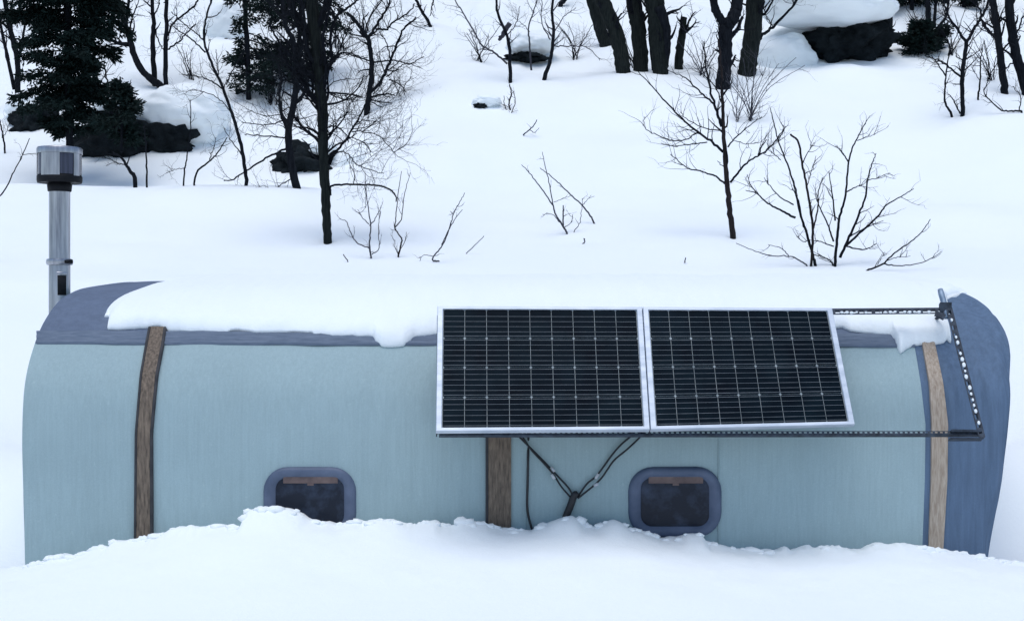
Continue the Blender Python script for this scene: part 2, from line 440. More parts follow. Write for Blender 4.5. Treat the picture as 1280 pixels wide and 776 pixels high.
# windows
def rrect(cx, cy, w, h, r, n=7):
    pts = []
    for sx, sy, a0 in ((1, -1, -90), (1, 1, 0), (-1, 1, 90), (-1, -1, 180)):
        for k in range(n + 1):
            a = math.radians(a0 + 90 * k / n)
            pts.append((cx + sx * (w / 2 - r) + r * math.cos(a), cy + sy * (h / 2 - r) + r * math.sin(a)))
    return pts
def window(cx, cy, label):
    prof_ = [(0, -.004), (1.5, .016), (4, .024), (8, .026), (11, .022), (13, .016), (15, .010), (16.5, .004)]
    mb = MB(); rows = []
    for ins, off in prof_:
        q = rrect(cx, cy, 117 - 2 * ins, 88 - 1.75 * ins, max(31 - ins * 1.1, 8)); q.append(q[0])
        rows.append([S_(u, v, off) for u, v in q])
    mb.grid(rows)
    fr = build('window', mb, 'win_frame', shelter); fr['label'] = label
    q = rrect(cx, cy, 117 - 32, 88 - 28, 14)
    mb = MB(); c = S_(cx, cy, .009); mb.add([S_(u, v, .009) for u, v in q] + [c], [(i, (i + 1) % len(q), len(q)) for i in range(len(q))])
    build('pane', mb, 'pane', fr, smooth=False)
    mb = MB(); x0, x1, y0, y1 = cx - 33, cx + 35, cy - 32, cy - 24
    mb.grid([[S_(u, v, .013) for u in vr(x0, x1, 12)] for v in vr(y0, y1, 3)])
    mb.grid([[S_(u, v, o) for u in vr(x0, x1, 12)] for v, o in ((y1, .013), (y1 + .5, .009))])
    mb.grid([[S_(u, v, .014) for u in (cx - 3, cx + 5)] for v in (y1, y1 + 3)])
    build('blind', mb, 'blind', fr, smooth=False)
window(387.5, 627, 'left window with snow piled over its lower corner')
window(843.5, 627, 'right window with hardly any snow against it')

# stove pipe
PY = 9.9
def pz(v): return H + (388 - v) * PY / F
PX = -565.5 * PY / F
px = PY / F
def lathe(mb, prof_, cx, cy, n=40, a0=0, a1=360):
    rows = []
    for r, z in prof_:
        rows.append([Vector((cx + r * math.cos(math.radians(a0 + (a1 - a0) * k / n)), cy + r * math.sin(math.radians(a0 + (a1 - a0) * k / n)), z)) for k in range(n + 1)])
    mb.grid(rows)
mb = MB()
R0 = 13 * px
lathe(mb, [(R0, .75), (R0, pz(330)), (R0 * .985, pz(329)), (R0 * .985, pz(240)), (R0, pz(225))], PX, PY)
lathe(mb, [(0, .74), (R0, .75)], PX, PY)
pipe = build('stove_pipe', mb, 'steel', shelter, autosmooth=35)
mb = MB(); mb.tube([(PX, PY, 1.05), (PX + .12, PY, 1.05), (XL - .002, PY, 1.05)], .07, 20); build('elbow', mb, 'steel', pipe)
mb = MB(); lathe(mb, [(R0, pz(331.5)), (R0 + .014, pz(331)), (R0 + .018, pz(329)), (R0 + .018, pz(326)), (R0 + .014, pz(324)), (R0, pz(323.5))], PX, PY)
build('clamp', mb, 'steel', pipe, autosmooth=35)
mb = MB(); mb.tube([(PX + R0 * .75, PY - R0 * .9, pz(327.5)), (PX + R0 + .03, PY - R0 * .5, pz(327))], .014, 8); build('clamp_bolt', mb, 'steel_dark', pipe)
mb = MB(); lathe(mb, [(R0 + .003, pz(369)), (R0 + .007, pz(368.5)), (R0 + .007, pz(345)), (R0 + .003, pz(344.5))], PX, PY, 10, -82, -38); build('vent_slot', mb, 'steel_dark', pipe)
mb = MB(); lathe(mb, [(R0 + .002, pz(345)), (R0 + .006, pz(344)), (R0 + .006, pz(341)), (R0 + .002, pz(340))], PX, PY, 10, -86, -34); build('vent_slide', mb, 'steel', pipe)
mb = MB(); lathe(mb, [(R0, pz(240)), (R0 + .008, pz(239)), (R0 + .012, pz(231)), (R0 + .002, pz(229)), (R0 + .002, pz(224))], PX, PY); build('collar', mb, 'steel_dark', pipe, autosmooth=50)
RC = 27.5 * px
cap = MB()
lathe(cap, [(R0 * .8, pz(224)), (RC * .6, pz(228.5)), (RC * .97, pz(229)), (RC * 1.0, pz(226)), (RC, pz(221)), (RC * .92, pz(219)), (RC * .55, pz(213)), (0, pz(211))], PX, PY, 48)
capo = build('rain_cap_base', cap, 'steel_dark', pipe, autosmooth=50)
mb = MB()
lathe(mb, [(RC * .985, pz(193)), (RC * 1.005, pz(193)), (RC * 1.01, pz(187)), (RC * .97, pz(185)), (RC * .6, pz(183.5)), (0, pz(182.5))], PX, PY, 48)
for a0, a1 in ((-125, -72), (-34, -12), (-176, -166), (30, 60), (100, 150)):
    lathe(mb, [(RC * .99, pz(193.2)), (RC * .99, pz(221))], PX, PY, 10, a0, a1)
    lathe(mb, [(RC * .97, pz(221)), (RC * .97, pz(193.2))], PX, PY, 10, a0, a1)
build('rain_cap', mb, 'steel', pipe, autosmooth=40)
mb = MB(); lathe(mb, [(RC * .95, pz(219)), (RC * .95, pz(192))], PX, PY, 40); build('glazing', mb, 'glass_dark', pipe)

# ------------------------------------------------------------------ roof snow
def roof_snow():
    eU = [(131, 396), (134, 412), (141, 413), (160, 411), (185, 410.5), (198, 409), (212, 414), (240, 415), (300, 416), (320, 418.5), (345, 417), (380, 418), (420, 419.5), (460, 420.5), (466, 422), (470, 428), (478, 432.5), (490, 434), (503, 433), (512, 427), (520, 421.5), (548, 419), (620, 418), (800, 419), (1040, 411), (1052, 409), (1062, 414), (1085, 417), (1112, 419), (1117, 424), (1114, 432), (1112, 441), (1116, 446), (1124, 443), (1133, 436), (1142, 431.5), (1152, 430.5), (1170, 431), (1180, 428), (1184, 420), (1186, 410), (1190, 396), (1240, 390)]
    mono = []; last = -1
    for u, v in eU:
        if u > last: mono.append((u, v)); last = u
    # arc length along the front half
    s = [0]
    for i in range(1, TOPI + 10): s.append(s[-1] + (prof[i] - prof[i - 1]).length)
    idx = np.arange(TOPI + 10)
    vs_ = np.array(pvs[:TOPI + 1])
    smax = s[TOPI + 9]
    mb = MB(); rows = []
    x0, x1 = -2.60, 3.06
    ncol = 620
    qs = [0, .0008, .003, .007, .013, .022, .033, .046, .062, .082, .11, .15, .21, .3, .42, .56, .7, .85, 1]
    for c in range(ncol + 1):
        x = x0 + (x1 - x0) * c / ncol
        # find edge: iterate between x and picture column at the eave height
        v = 415.
        for _ in range(5):
            p, n = front(v); u = x / p.y * F + 640; v = interp(u, mono)
        if u < 176: v = min(v, interp(u, [(131, 396), (134, 412), (176, 412)]))
        if x > 2.78:
            ye = interp(x, [(2.78, 8.98), (2.86, 9.2), (2.95, 9.3), (3.06, 9.42)]); w_ = float(sst(2.78, 2.82, x))
            ve = float(np.interp(ye, [p.y for p in prof[20:TOPI]], pvs[20:TOPI])); v = v * (1 - w_) + ve * w_
        v += float(fbm(x * 14, 3.3, 3)) * (1.6 if x < 2.7 else .3)
        i = float(np.interp(v, vs_[::-1], np.arange(TOPI, -1, -1)))
        se = float(np.interp(i, idx, s))
        if x < -2.3:                                  # snow edge runs diagonally up the roof on the left
            lim = interp(x, [(-2.62, 9.40), (-2.52, 8.95), (-2.49, 8.82), (-2.45, 8.72), (-2.38, 8.6)])
        edgefade = float(sst(0, .10, x - x0) * sst(0, .12, x1 - x))
        col = []
        for q in qs:
            ss = se + (smax - se) * q; d = ss - se
            ii = float(np.interp(ss, s, idx)); k = min(int(ii), TOPI + 8); f = ii - k
            p = prof[k].lerp(prof[k + 1], f); n = pn(k).lerp(pn(k + 1), f).normalized()
            th = .056 * (1 + .25 * float(fbm(x * 1.3, ss * 2, 2)))
            r = min(d / .11, 1)
            t = th * math.sqrt(max(0, 1 - (1 - r) ** 2)) + .02 * float(fbm(x * 6, ss * 6, 3)) * min(1, d / .06)
            t = t * (.25 + .75 * edgefade) * (1 if edgefade > 0 else 0)
            drop = Vector((0, 0, -.022)) * (1 - min(1, d / .05)) if q > 0 else Vector((0, 0, 0))
            xx = x
            # left border follows the photographed curve: shift columns sideways as the roof climbs
            if x < -1.9:
                xx = x - .0 + (.28 * float(sst(0, 1.9, d)) * float(1 - sst(-2.6, -1.9, x)))
            col.append(Vector((xx, p.y, p.z)) + n * (t - (.006 if q == 0 or edgefade == 0 else -.006)) + drop * (.6 if t > .01 else 0))
        rows.append(col)
    mb.grid(rows)
    return mb
single('roof_snow', roof_snow(), 'snow', (0, 10, H), 'thick snow layer with a ragged edge lying on the shelter roof', 'snow', kind='stuff')

# ------------------------------------------------------------------ rack and solar panels
BL, TL, BR = P(545, 538, 7.92), P(548, 383, 8.34), P(1232, 541, 8.15)
PN = (BR - BL).cross(TL - BL).normalized()
if PN.y > 0: PN = -PN
def Q(u, v, off=0):                     # point of the panel plane
    d = P(u, v, 1.0) - Vector((0, 0, H)); o = Vector((0, 0, H))
    t = (BL - o).dot(PN) / d.dot(PN)
    return o + d * t + PN * off
def solar(c, label):                    # corners TL TR BR BL in pixels
    A, B, C, D = [Q(*p) for p in c]
    root = thing('solar_panel', (C + D) / 2, label, 'solar panel', 'solar panels mounted side by side')
    def W(s, t, off): return (A.lerp(B, s)).lerp(D.lerp(C, s), t) + PN * off
    w = (B - A).length; h = (D - A).length
    fx, fy = .033 / w, .021 / h
    ex, ey = .5, .5
    # frame: four bars, mitred rows
    mb = MB(); rows = []
    for k, (ins, off) in enumerate([(1, -.034), (0, -.034), (0, 0), (.08, .003), (.9, .003), (1, 0), (1, -.006)]):
        a, b = fx * ins, fy * ins
        r = [W(a, b, off), W(1 - a, b, off), W(1 - a, 1 - b, off), W(a, 1 - b, off)]; r.append(r[0]); rows.append(r)
    mb.grid(rows); build('frame', mb, 'alu', root, smooth=False)
    mb = MB(); mb.grid([[W(fx, fy, -.008), W(1 - fx, fy, -.008)], [W(fx, 1 - fy, -.008), W(1 - fx, 1 - fy, -.008)]])
    mb.grid([[W(fx, fy, -.014), W(1 - fx, fy, -.014)], [W(fx, 1 - fy, -.014), W(1 - fx, 1 - fy, -.014)]])
    build('backsheet', mb, 'back', root, smooth=False)
    cells = MB(); bars = MB(); n9, n4 = 9, 4
    iw, ih = 1 - 2 * fx, 1 - 2 * fy
    for i in range(n9):
        for j in range(n4):
            gx, gy = .0016 / w, .0016 / h
            a0, a1 = fx + iw * i / n9 + gx, fx + iw * (i + 1) / n9 - gx
            b0, b1 = fy + ih * j / n4 + gy * 1.0, fy + ih * (j + 1) / n4 - gy * 1.0
            if i == 0: a0 += gx * 2
            if i == n9 - 1: a1 -= gx * 2
            kx, ky = .007 / w, .007 / h
            o = -.0055
            cells.add([W(a0 + kx, b0, o), W(a1 - kx, b0, o), W(a1, b0 + ky, o), W(a1, b1 - ky, o), W(a1 - kx, b1, o), W(a0 + kx, b1, o), W(a0, b1 - ky, o), W(a0, b0 + ky, o)], [tuple(range(8))])
    for j in range(n4):
        for q in (.07, .24, .42, .60, .78, .93):
            if q in (.07,) and j == 0: continue
            t = fy + ih * (j + q) / n4; hh = (.0012 if q in (.07, .93) else .0009) / h
            bars.grid([[W(fx + .008 / w, t - hh, -.004), W(1 - fx - .008 / w, t - hh, -.004)], [W(fx + .008 / w, t + hh, -.004), W(1 - fx - .008 / w, t + hh, -.004)]])
    build('cells', cells, 'cell', root, smooth=False)
    build('busbars', bars, 'busbar', root, smooth=False)
    mb = MB(); cc = W(.5, .16, -.03); mb.box(cc, (B - A).normalized() * .06, (D - A).normalized() * .045, PN * .012); build('junction_box', mb, 'cable', root, smooth=False)
    return root
solar([(547, 382.5), (802.5, 383.5), (812.3, 536.5), (545, 538.5)], 'left solar panel of the pair, on the rack against the canvas wall')
solar([(803.6, 383.5), (1040, 385), (1068.5, 530), (813.4, 536.5)], 'right solar panel of the pair, on the rack next to the bare angle iron')

rk = thing('panel_rack', Q(890, 540, -.05), 'dark perforated angle-iron rack holding the two solar panels, bare at its right end', 'rack')
def angle(p0, p1, wd, width=.04, hole=.05, flange=.035):
    mb = MB(); d = (p1 - p0); L = d.length; d.normalize()
    n = PN; w = (wd - d * wd.dot(d)).normalized()
    mb.box((p0 + p1) / 2 + w * width * .41, d * L / 2, w * width * .10, n * .002)
    mb.box((p0 + p1) / 2 - w * width * .41, d * L / 2, w * width * .10, n * .002)
    k = int(L / hole)
    for i in range(k + 1):
        c = p0 + d * min(L - .008, (.008 + i * hole))
        mb.box(c, d * hole * .22, w * width * .32, n * .0019)
    mb.box((p0 + p1) / 2 + w * (width * .51 + .0035) - n * flange / 2, d * (L / 2), w * .0035, n * flange / 2)
    return mb
UPV = (TL - BL).normalized()
build('top_rail', angle(Q(549, 390, -.04), Q(1188, 384.5, -.04), UPV, .036), 'rack', rk, smooth=False)
build('bottom_rail', angle(Q(549, 536.3, -.045), Q(1230, 536, -.045), -UPV, .017, .03, .03), 'rack', rk, smooth=False)
build('side_rail', angle(Q(1187.5, 381, -.03), Q(1229, 543, -.03), Vector((1, 0, 0)), .032, .055), 'rack', rk, smooth=False)
def frost(p0, p1, n, r, skip=.25):
    mb = MB()
    vs, fs = ICO2
    for k in range(n):
        if random.random() < skip: continue
        c = p0.lerp(p1, (k + .5) / n) + Vector([random.gauss(0, r * .12) for _ in range(3)])
        a = r * random.uniform(.6, 1.1); d = (p1 - p0).normalized()
        mb.add([c + Vector((v.x * a, v.y * a * .5, v.z * a)) + d * v.dot(d) * a * .5 for v in vs], fs)
    return mb
tag(build('frost', frost(Q(1189, 388, -.02), Q(1228, 538, -.02), 21, .010), 'snow', rk), kind='stuff')
tag(build('frost', frost(Q(1045, 387.5, -.03), Q(1178, 386.5, -.03), 22, .008), 'snow', rk), kind='stuff')
build('side_rail', angle(Q(552, 386, -.075), Q(551, 535, -.075), Vector((-1, 0, 0)), .036), 'rack', rk, smooth=False)
build('middle_rail', angle(Q(803, 386, -.075), Q(812, 534, -.075), Vector((-1, 0, 0)), .036), 'rack', rk, smooth=False)
mb = MB()
mb.tube([Q(1178.5, 356.5, -.05), Q(1180, 362, -.05), Q(1185, 379, -.05), Q(1186, 392, -.05)], [.016, .019, .019, .017], 10)
build('post', mb, 'rack_light', rk)
mb = MB()
a = Q(1184, 381, -.035); mb.box(a, Vector((.036, 0, 0)), PN * .012, Vector((0, 0, .028)))
a = Q(1177, 391, -.03); d1 = (Q(1186, 394, 0) - Q(1170, 386, 0)).normalized(); mb.box(a, d1 * .03, PN * .008, d1.cross(PN).normalized() * .018)
build('corner_bracket', mb, 'rack', rk, smooth=False)
mb = MB(); mb.box(Q(1210, 545.2, -.04), (Q(1231, 545, 0) - Q(1190, 545, 0)) * .5, PN * .016, Vector((0, 0, .004)))
mb.box(Q(1210, 535.5, -.04), (Q(1229, 536, 0) - Q(1191, 535.5, 0)) * .5, PN * .016, Vector((0, 0, .006)))
build('rail_end', mb, 'rack', rk, smooth=False)
# struts back to the shelter
for u in (560, 806, 1216):
    for v, back in ((388, .30), (536, .46)):
        q = Q(u, v, -.07)
        uu = 1184 if u > 1200 and v < 400 else u
        q = Q(uu, v, -.07); pr, n = front(min(max(v, 395), 640)); 
        y2 = pr.y + .03 if v > 500 else 8.99
        mb = MB(); mb.tube([q, Vector((q.x, y2, q.z + (.0 if v > 500 else -.035)))], .009, 8)
        build('strut', mb, 'rack', rk)

# ------------------------------------------------------------------ cables
YC = 8.40
def CP(u, v, off=.022): return S_(u, v, off)
cb = thing('cable_set', CP(706, 648), 'black paired cables joining into one bundle under the solar panels', 'cable')
def cable(pts, r=.0058, off=.022):
    mb = MB(); q = [Q(pts[0][0], 535, -.05)] + [CP(u, v, off if i else .05) for i, (u, v) in enumerate(pts)]
    mb.tube(crom(q, 7), r, 8); return mb
build('cable', cable([(647, 543), (663, 559), (682, 578), (698, 595), (710, 608), (716.5, 619)]), 'cable', cb)
build('cable', cable([(652, 543), (664, 561), (680, 578), (692, 592), (701, 606), (712, 619)], off=.034), 'cable', cb)
build('cable', cable([(789, 543), (777, 554), (766, 566), (755, 581), (745, 594), (733, 604), (722, 620)]), 'cable', cb)
build('cable', cable([(801, 543), (785, 559), (768, 573), (759, 585), (752, 595), (742, 605), (722, 621)], off=.036), 'cable', cb)
mb = MB(); mb.tube(crom([CP(722, 614, .03), CP(717, 619, .03), CP(713, 630, .03), CP(707, 645, .03), CP(700, 668, .03)], 6), [.014, .018, .02] + [.022] * 22, 12); build('cable_bundle', mb, 'cable', cb)
for (u, v, du, dv, o) in ((690.5, 585.5, 1.3, 1.8, .024), (691, 594, 1.2, 1.8, .036), (746, 594, -1.2, 1.8, .024), (744.5, 604, -1.6, 1.0, .038)):
    mb = MB(); mb.tube([CP(u - du * 1.6, v - dv * 1.6, o), CP(u + du * 1.6, v + dv * 1.6, o)], .0095, 10); build('plug', mb, 'plug', cb)
mb = MB(); mb.tube(crom([Q(660.5, 535, -.05), CP(660.5, 543, .03), CP(660, 576, .02), CP(659.5, 604, .02), CP(659, 632, .02), CP(662, 650, .02), CP(669, 672, .02)], 7), .0075, 8)
single('cable', mb, 'cable', CP(662, 650), 'single black cable hanging straight down beside the middle strap', 'cable')

# ------------------------------------------------------------------ trees
def rdir(t, ang):
    a = t.orthogonal().normalized(); b = t.cross(a); ph = random.uniform(0, 2 * math.pi)
    return (t * math.cos(ang) + (a * math.cos(ph) + b * math.sin(ph)) * math.sin(ang)).normalized()
def grow(mb, p, d, L, r, depth, crook=.22, trop=.10, split=.55, nmin=4):
    n = max(nmin, int(L / .07)); n = min(n, 9); pts = [p]; rad = [r]; q = p.copy(); d = d.copy()
    for i in range(n):
        d = (d + Vector([random.gauss(0, crook) for _ in range(3)]) + Vector((0, 0, trop))).normalized()
        q = q + d * (L / n); pts.append(q); rad.append(r * (1 - .72 * (i + 1) / n))
    mb.tube(pts, rad, 4 if r < .009 else 5, cap=False)
    if depth > 0:
        for i in range(1, n + 1):
            if random.random() < split:
                t = (pts[i] - pts[i - 1]).normalized()
                grow(mb, pts[i], rdir(t, math.radians(random.uniform(25, 60))), L * random.uniform(.3, .6), max(rad[i] * .55, .0016), depth - 1, crook, trop * .6, split)
def limb_pts(px_pts, Y, drift):
    q = []; n = len(px_pts)
    y = Y; out = []
    for i, (u, v) in enumerate(px_pts):
        out.append(P(u, v, y + drift * i / max(1, n - 1)))
    return out
def limb(mb, px_pts, Y, w0, w1, drift=0, tw=0, twL=.5, depth=1, twr=None, lump=.12, wob=.5, sides=7, t0=.15, trop=.10, crook=.22, split=.55):
    pts = crom(limb_pts(px_pts, Y, drift), 6); m = len(pts); s = Y / F
    rad = [max(.002, (w0 + (w1 - w0) * i / (m - 1)) * s / 2) for i in range(m)]
    for i in range(1, m - 1): pts[i] = pts[i] + Vector([random.gauss(0, 1) * s * wob for _ in range(3)])
    mb.tube(pts, rad, sides, lump=lump)
    for k in range(tw):
        i = min(m - 2, int(m * random.uniform(t0, 1)))
        t = (pts[i + 1] - pts[i]).normalized()
        grow(mb, pts[i], rdir(t, math.radians(random.uniform(30, 65))), twL * random.uniform(.45, 1.1), max(.0035, rad[i] * .45 if twr is None else twr), depth, crook, trop, split)
def tree(name, label, cat, group, trunk, limbs, Y=None, mat='bark', twmat=None, base=None, tw=14, twL=.5, depth=2, sink=.35, trop=.1, dY=0, split=.55):
    """trunk = (pixel path, w0, w1); limbs = [(path, w0, w1), ...]; the foot stands on the slope where the picture shows it"""
    (u, v) = trunk[0][0] if base is None else base
    if Y is None: Y = ground(u, v)
    Y += dY
    bp = P(u, v, Y)
    tr = MB()
    path = [(trunk[0][0][0] , trunk[0][0][1] + sink * F / Y)] + list(trunk[0])
    limb(tr, path, Y, trunk[1] * 1.15, trunk[2], 0, 0, lump=.2, sides=9, wob=.3)
    root = thing(name, bp, label, cat, group)
    build('trunk', tr, mat, root)
    br = MB()
    # twigs off the trunk too
    pts = crom(limb_pts(trunk[0], Y, 0), 6)
    for k in range(tw):
        i = random.randint(int(len(pts) * .3), len(pts) - 2); t = (pts[i + 1] - pts[i]).normalized()
        grow(br, pts[i], rdir(t, math.radians(random.uniform(35, 70))), twL * random.uniform(.4, 1), max(.004, .2 * trunk[1] * Y / F), depth, .22, trop, split)
    for L in limbs:
        path, a, b = L[0], L[1], L[2]; kw = L[3] if len(L) > 3 else {}
        k = dict(drift=random.uniform(-.4, .4), tw=max(2, int(len(path) * 2)), twL=twL, depth=depth, trop=trop, split=split); k.update(kw)
        limb(br, path, Y, a, b, **k)
    if br.v: build('branches', br, twmat or mat, root)
    return root
G1 = 'bare trees standing on the snowy slope'
G2 = 'leafless shrubs poking through the snow'

# --- left cluster
tree('bare_tree', 'thin dark tree at the far left edge, left of the spruce', 'tree', G1, ([(22, 132), (22, 80), (14, 40), (6, 0), (2, -60), (-6, -140)], 7, 5),
     [([(18, 112), (9, 71), (0, 28), (-12, -10)], 5, 3), ([(14, 40), (4, 30), (-6, 22)], 4, 2), ([(22, 78), (30, 40), (34, 5), (30, -40)], 3.5, 2), ([(23, 60), (38, 45), (46, 20)], 2, 1)], tw=10, twL=.6)
tree('bare_tree', 'dark tree with a curved foot, right of the spruce', 'tree', G1, ([(204, 111), (186, 97), (170, 76), (160, 42), (150, 10), (146, -40), (140, -120)], 9, 5),
     [([(160, 56), (140, 52), (120, 44)], 6, 2), ([(158, 40), (160, 10), (164, -20)], 4.5, 3), ([(152, 24), (140, 8), (124, -6)], 4, 1.5), ([(161, 40), (168, 15), (174, 0)], 2.5, 1)], tw=9, twL=.5)
tree('bare_tree', 'straight dark stem rising left of its thinner twin', 'tree', G1, ([(194, 106), (191, 60), (192, 25), (190, 0), (190, -120)], 6.5, 4),
     [([(192, 20), (198, 8), (202, -10)], 2, 1), ([(193, 35), (200, 55), (205, 64)], 1.8, 1.2)], tw=5, twL=.45)
tree('bare_tree', 'straight thin twin stem beside the leaning sapling', 'tree', G1, ([(207.5, 110), (207, 56), (208, 20), (208, -100)], 6, 4),
     [([(209, 62), (222, 54), (235, 40), (245, 30)], 2.4, 1.2), ([(210, 45), (216, 30), (234, 15), (243, 8), (250, -8)], 2.6, 2.2)], tw=5, twL=.45)
tree('sapling', 'leaning thin sapling rising left of the big dark trees, in front of a snowy boulder', 'tree', G1, ([(308, 232), (305, 205), (300, 176), (290, 142), (279, 112), (264, 78), (256, 55), (255, 35), (262, 8), (270, -20)], 4.5, 2),
     [([(279, 112), (262, 100), (245, 95), (228, 93)], 2, 1), ([(257, 66), (240, 50), (222, 38), (212, 30)], 2.2, 1), ([(256, 52), (245, 42), (228, 28), (214, 15)], 1.8, 1), ([(283, 106), (290, 90), (300, 72), (306, 66)], 1.8, 1),
      ([(303, 195), (292, 180), (280, 160)], 1.8, .8), ([(290, 142), (275, 125), (258, 116), (240, 112)], 1.4, .8), ([(273, 98), (271, 75), (270, 62)], 1.6, .8)], tw=8, twL=.4, Y=20.6, sink=.9)
tree('bare_tree', 'slender dark tree with two stems, left of the mossy trunk', 'tree', G1, ([(373, 246), (366, 215), (361, 180), (362, 155), (369, 120), (371, 80), (366, 50), (357, 30), (350, -30)], 10, 5),
     [([(360, 162), (351, 140), (349, 118), (352, 100), (348, 80)], 5, 2.5), ([(366, 132), (378, 120), (384, 100), (386, 80)], 5, 3), ([(358, 186), (340, 194), (316, 208), (292, 224), (280, 226)], 3, 1.4, dict(tw=3)),
      ([(360, 173), (330, 170), (306, 169)], 2, 1.2), ([(354, 150), (338, 156), (318, 155), (302, 153)], 1.6, 1), ([(352, 143), (330, 145), (308, 136)], 1.2, .8), ([(372, 240), (355, 244), (335, 240), (320, 246)], 2, .8), ([(366, 222), (350, 232), (338, 242)], 1.5, .8)],
     tw=14, twL=.5, Y=20.4)
tree('mossy_tree', 'tallest dark mossy tree in the left cluster, foot alone on the open snow', 'tree', G1, ([(409, 303), (408, 270), (406, 230), (404, 190), (403, 150), (401, 115), (397, 75), (392, 30), (388, -20), (385, -120)], 8.6, 17),
     [([(412, 194), (425, 184), (440, 162), (453, 139), (460, 120), (468, 110)], 3.4, 1.4), ([(404, 130), (388, 118), (378, 100), (362, 85), (350, 60)], 8, 4), ([(405, 95), (414, 78), (413, 50), (420, 22), (438, 8), (452, -5)], 5, 2.2), ([(406, 84), (416, 78), (424, 70)], 4.5, 2),
      ([(400, 178), (385, 165), (370, 150), (366, 145)], 4, 2), ([(396, 60), (378, 30), (362, 5), (350, -30)], 9, 5), ([(392, 40), (406, 12), (410, -20), (415, -70)], 10, 6),
      ([(402, 128), (396, 100), (384, 70), (374, 40), (364, -10)], 5, 3, dict(tw=5)), ([(403, 120), (408, 90), (404, 50), (412, 10), (418, -30)], 5, 3, dict(tw=5)), ([(398, 90), (384, 60), (380, 20), (370, -30)], 5, 3, dict(tw=5)),
      ([(402, 140), (392, 125), (378, 112), (366, 104), (352, 100)], 5, 2, dict(tw=8)), ([(397, 100), (372, 78), (352, 58), (336, 30)], 5, 2, dict(tw=6)),
      ([(404, 172), (390, 162), (378, 160), (366, 158)], 3, 1.5), ([(407, 116), (425, 117), (445, 119), (453, 122)], 3, 1.2), ([(409, 160), (420, 158), (432, 168), (436, 178)], 2, 1.2),
      ([(410, 196), (425, 190), (437, 194), (445, 205), (468, 214), (480, 217)], 1.8, .8), ([(415, 76), (430, 66), (446, 70), (460, 72)], 2.2, 1), ([(413, 118), (432, 125), (446, 118)], 2, 1), ([(420, 22), (412, 5), (418, -20)], 3, 2),
      ([(412, 168), (424, 150), (435, 140), (438, 128), (444, 122)], 1.6, .8), ([(440, 165), (455, 163), (470, 152)], 1.6, .8), ([(435, 172), (448, 175), (460, 183), (464, 196)], 1.4, .8), ([(452, 165), (474, 170), (490, 188), (494, 192)], 1.4, .8)],
     mat='bark_moss', twmat='bark', tw=26, twL=.8, depth=2, Y=17.0, dY=0)
tree('bare_tree', 'small spreading tree with crooked branches, right of the mossy tree', 'tree', G1, ([(459, 143), (461, 120), (464, 100), (464, 76), (461, 52), (457, 45), (446, 28), (433, 16)], 7, 4),
     [([(462, 118), (476, 102), (486, 82), (495, 58), (505, 36), (520, 22)], 4.4, 2), ([(460, 48), (468, 36), (478, 20), (486, 8), (492, -20)], 4, 2), ([(470, 37), (484, 36), (492, 28), (508, 18), (518, 5)], 2.8, 1.5),
      ([(464, 76), (440, 70), (425, 66)], 2, 1), ([(467, 78), (492, 76), (512, 80), (530, 71)], 2.2, 1), ([(488, 75), (484, 55), (474, 40)], 1.8, 1), ([(483, 96), (495, 88), (508, 80), (528, 86)], 1.8, .8), ([(486, 100), (500, 106), (508, 116)], 1.8, .8),
      ([(462, 125), (478, 128), (498, 130), (520, 140), (534, 142)], 1.8, .8), ([(465, 128), (485, 138), (505, 146), (536, 153)], 1.4, .7), ([(462, 122), (482, 118), (494, 120)], 3, 1.2), ([(463, 60), (450, 50), (436, 46)], 1.6, .8), ([(495, 58), (480, 60), (470, 70)], 1.4, .8)],
     tw=10, twL=.55, depth=2)
tree('bare_tree', 'drooping dark branch end of a tree at the top edge, right of the crooked tree', 'tree', G1, ([(538, 34), (532, 22), (524, 8), (518, -10), (520, -60)], 4, 3),
     [([(537, 30), (530, 33), (526, 36)], 1.2, .7), ([(542, 0), (540, 8), (538, 20)], 2, 1)], tw=6, twL=.3)

# --- dead limbs near the rock on the left
tree('dead_sapling', 'bent dead sapling arching out beside the spruce trunk', 'tree', G1, ([(150, 170), (140, 142), (130, 124), (112, 106), (98, 92), (88, 84)], 5, 3),
     [([(134, 130), (135, 110), (132, 92), (130, 76)], 3, 1.5), ([(112, 106), (105, 104), (92, 100)], 4, 2)], tw=8, twL=.4, Y=25)
tree('sapling', 'short dark sapling stub leaning below the dark boulder', 'tree', G1, ([(169, 229), (163, 215), (157, 205), (150, 196), (140, 190)], 5.5, 1.5), [([(158, 207), (150, 205), (138, 200), (128, 195)], 1.5, .7)], tw=3, twL=.3, Y=20.6, sink=.9)
tree('sapling', 'thin upright stem in front of the dark boulder', 'tree', G1, ([(184, 228), (183, 200), (182, 175), (180, 158)], 2.4, 1.2), [], tw=3, twL=.25, Y=20.6, sink=.9)
tree('sapling', 'thin upright stem right of the dark boulder, left of the leaning sapling', 'tree', G1, ([(230, 224), (234, 195), (238, 160), (238, 125)], 2, 1), [([(232, 210), (220, 212), (208, 216)], 1, .6)], tw=3, twL=.25, Y=20.6, sink=.9)
tree('sapling', 'bare stem slanting up to the right between boulder and leaning sapling', 'tree', G1, ([(244, 222), (258, 205), (268, 196), (276, 185), (284, 172)], 2.4, 1.2), [([(262, 200), (266, 188), (270, 172)], 1.4, .6)], tw=2, twL=.25, Y=20.6, sink=.7)
tree('sapling', 'curved twig at the left edge in front of the stove pipe', 'tree', G1, ([(-6, 262), (6, 238), (18, 214), (28, 194), (37, 173)], 1.8, 1), [], tw=2, twL=.3, Y=15.5, sink=.9)
tree('sapling', 'small twiggy sapling at the left edge under the thin tree', 'tree', G1, ([(6, 190), (4, 170), (1, 155), (-4, 140)], 2.4, 1.2), [([(4, 172), (10, 160), (14, 150)], 1, .5)], tw=4, twL=.3)

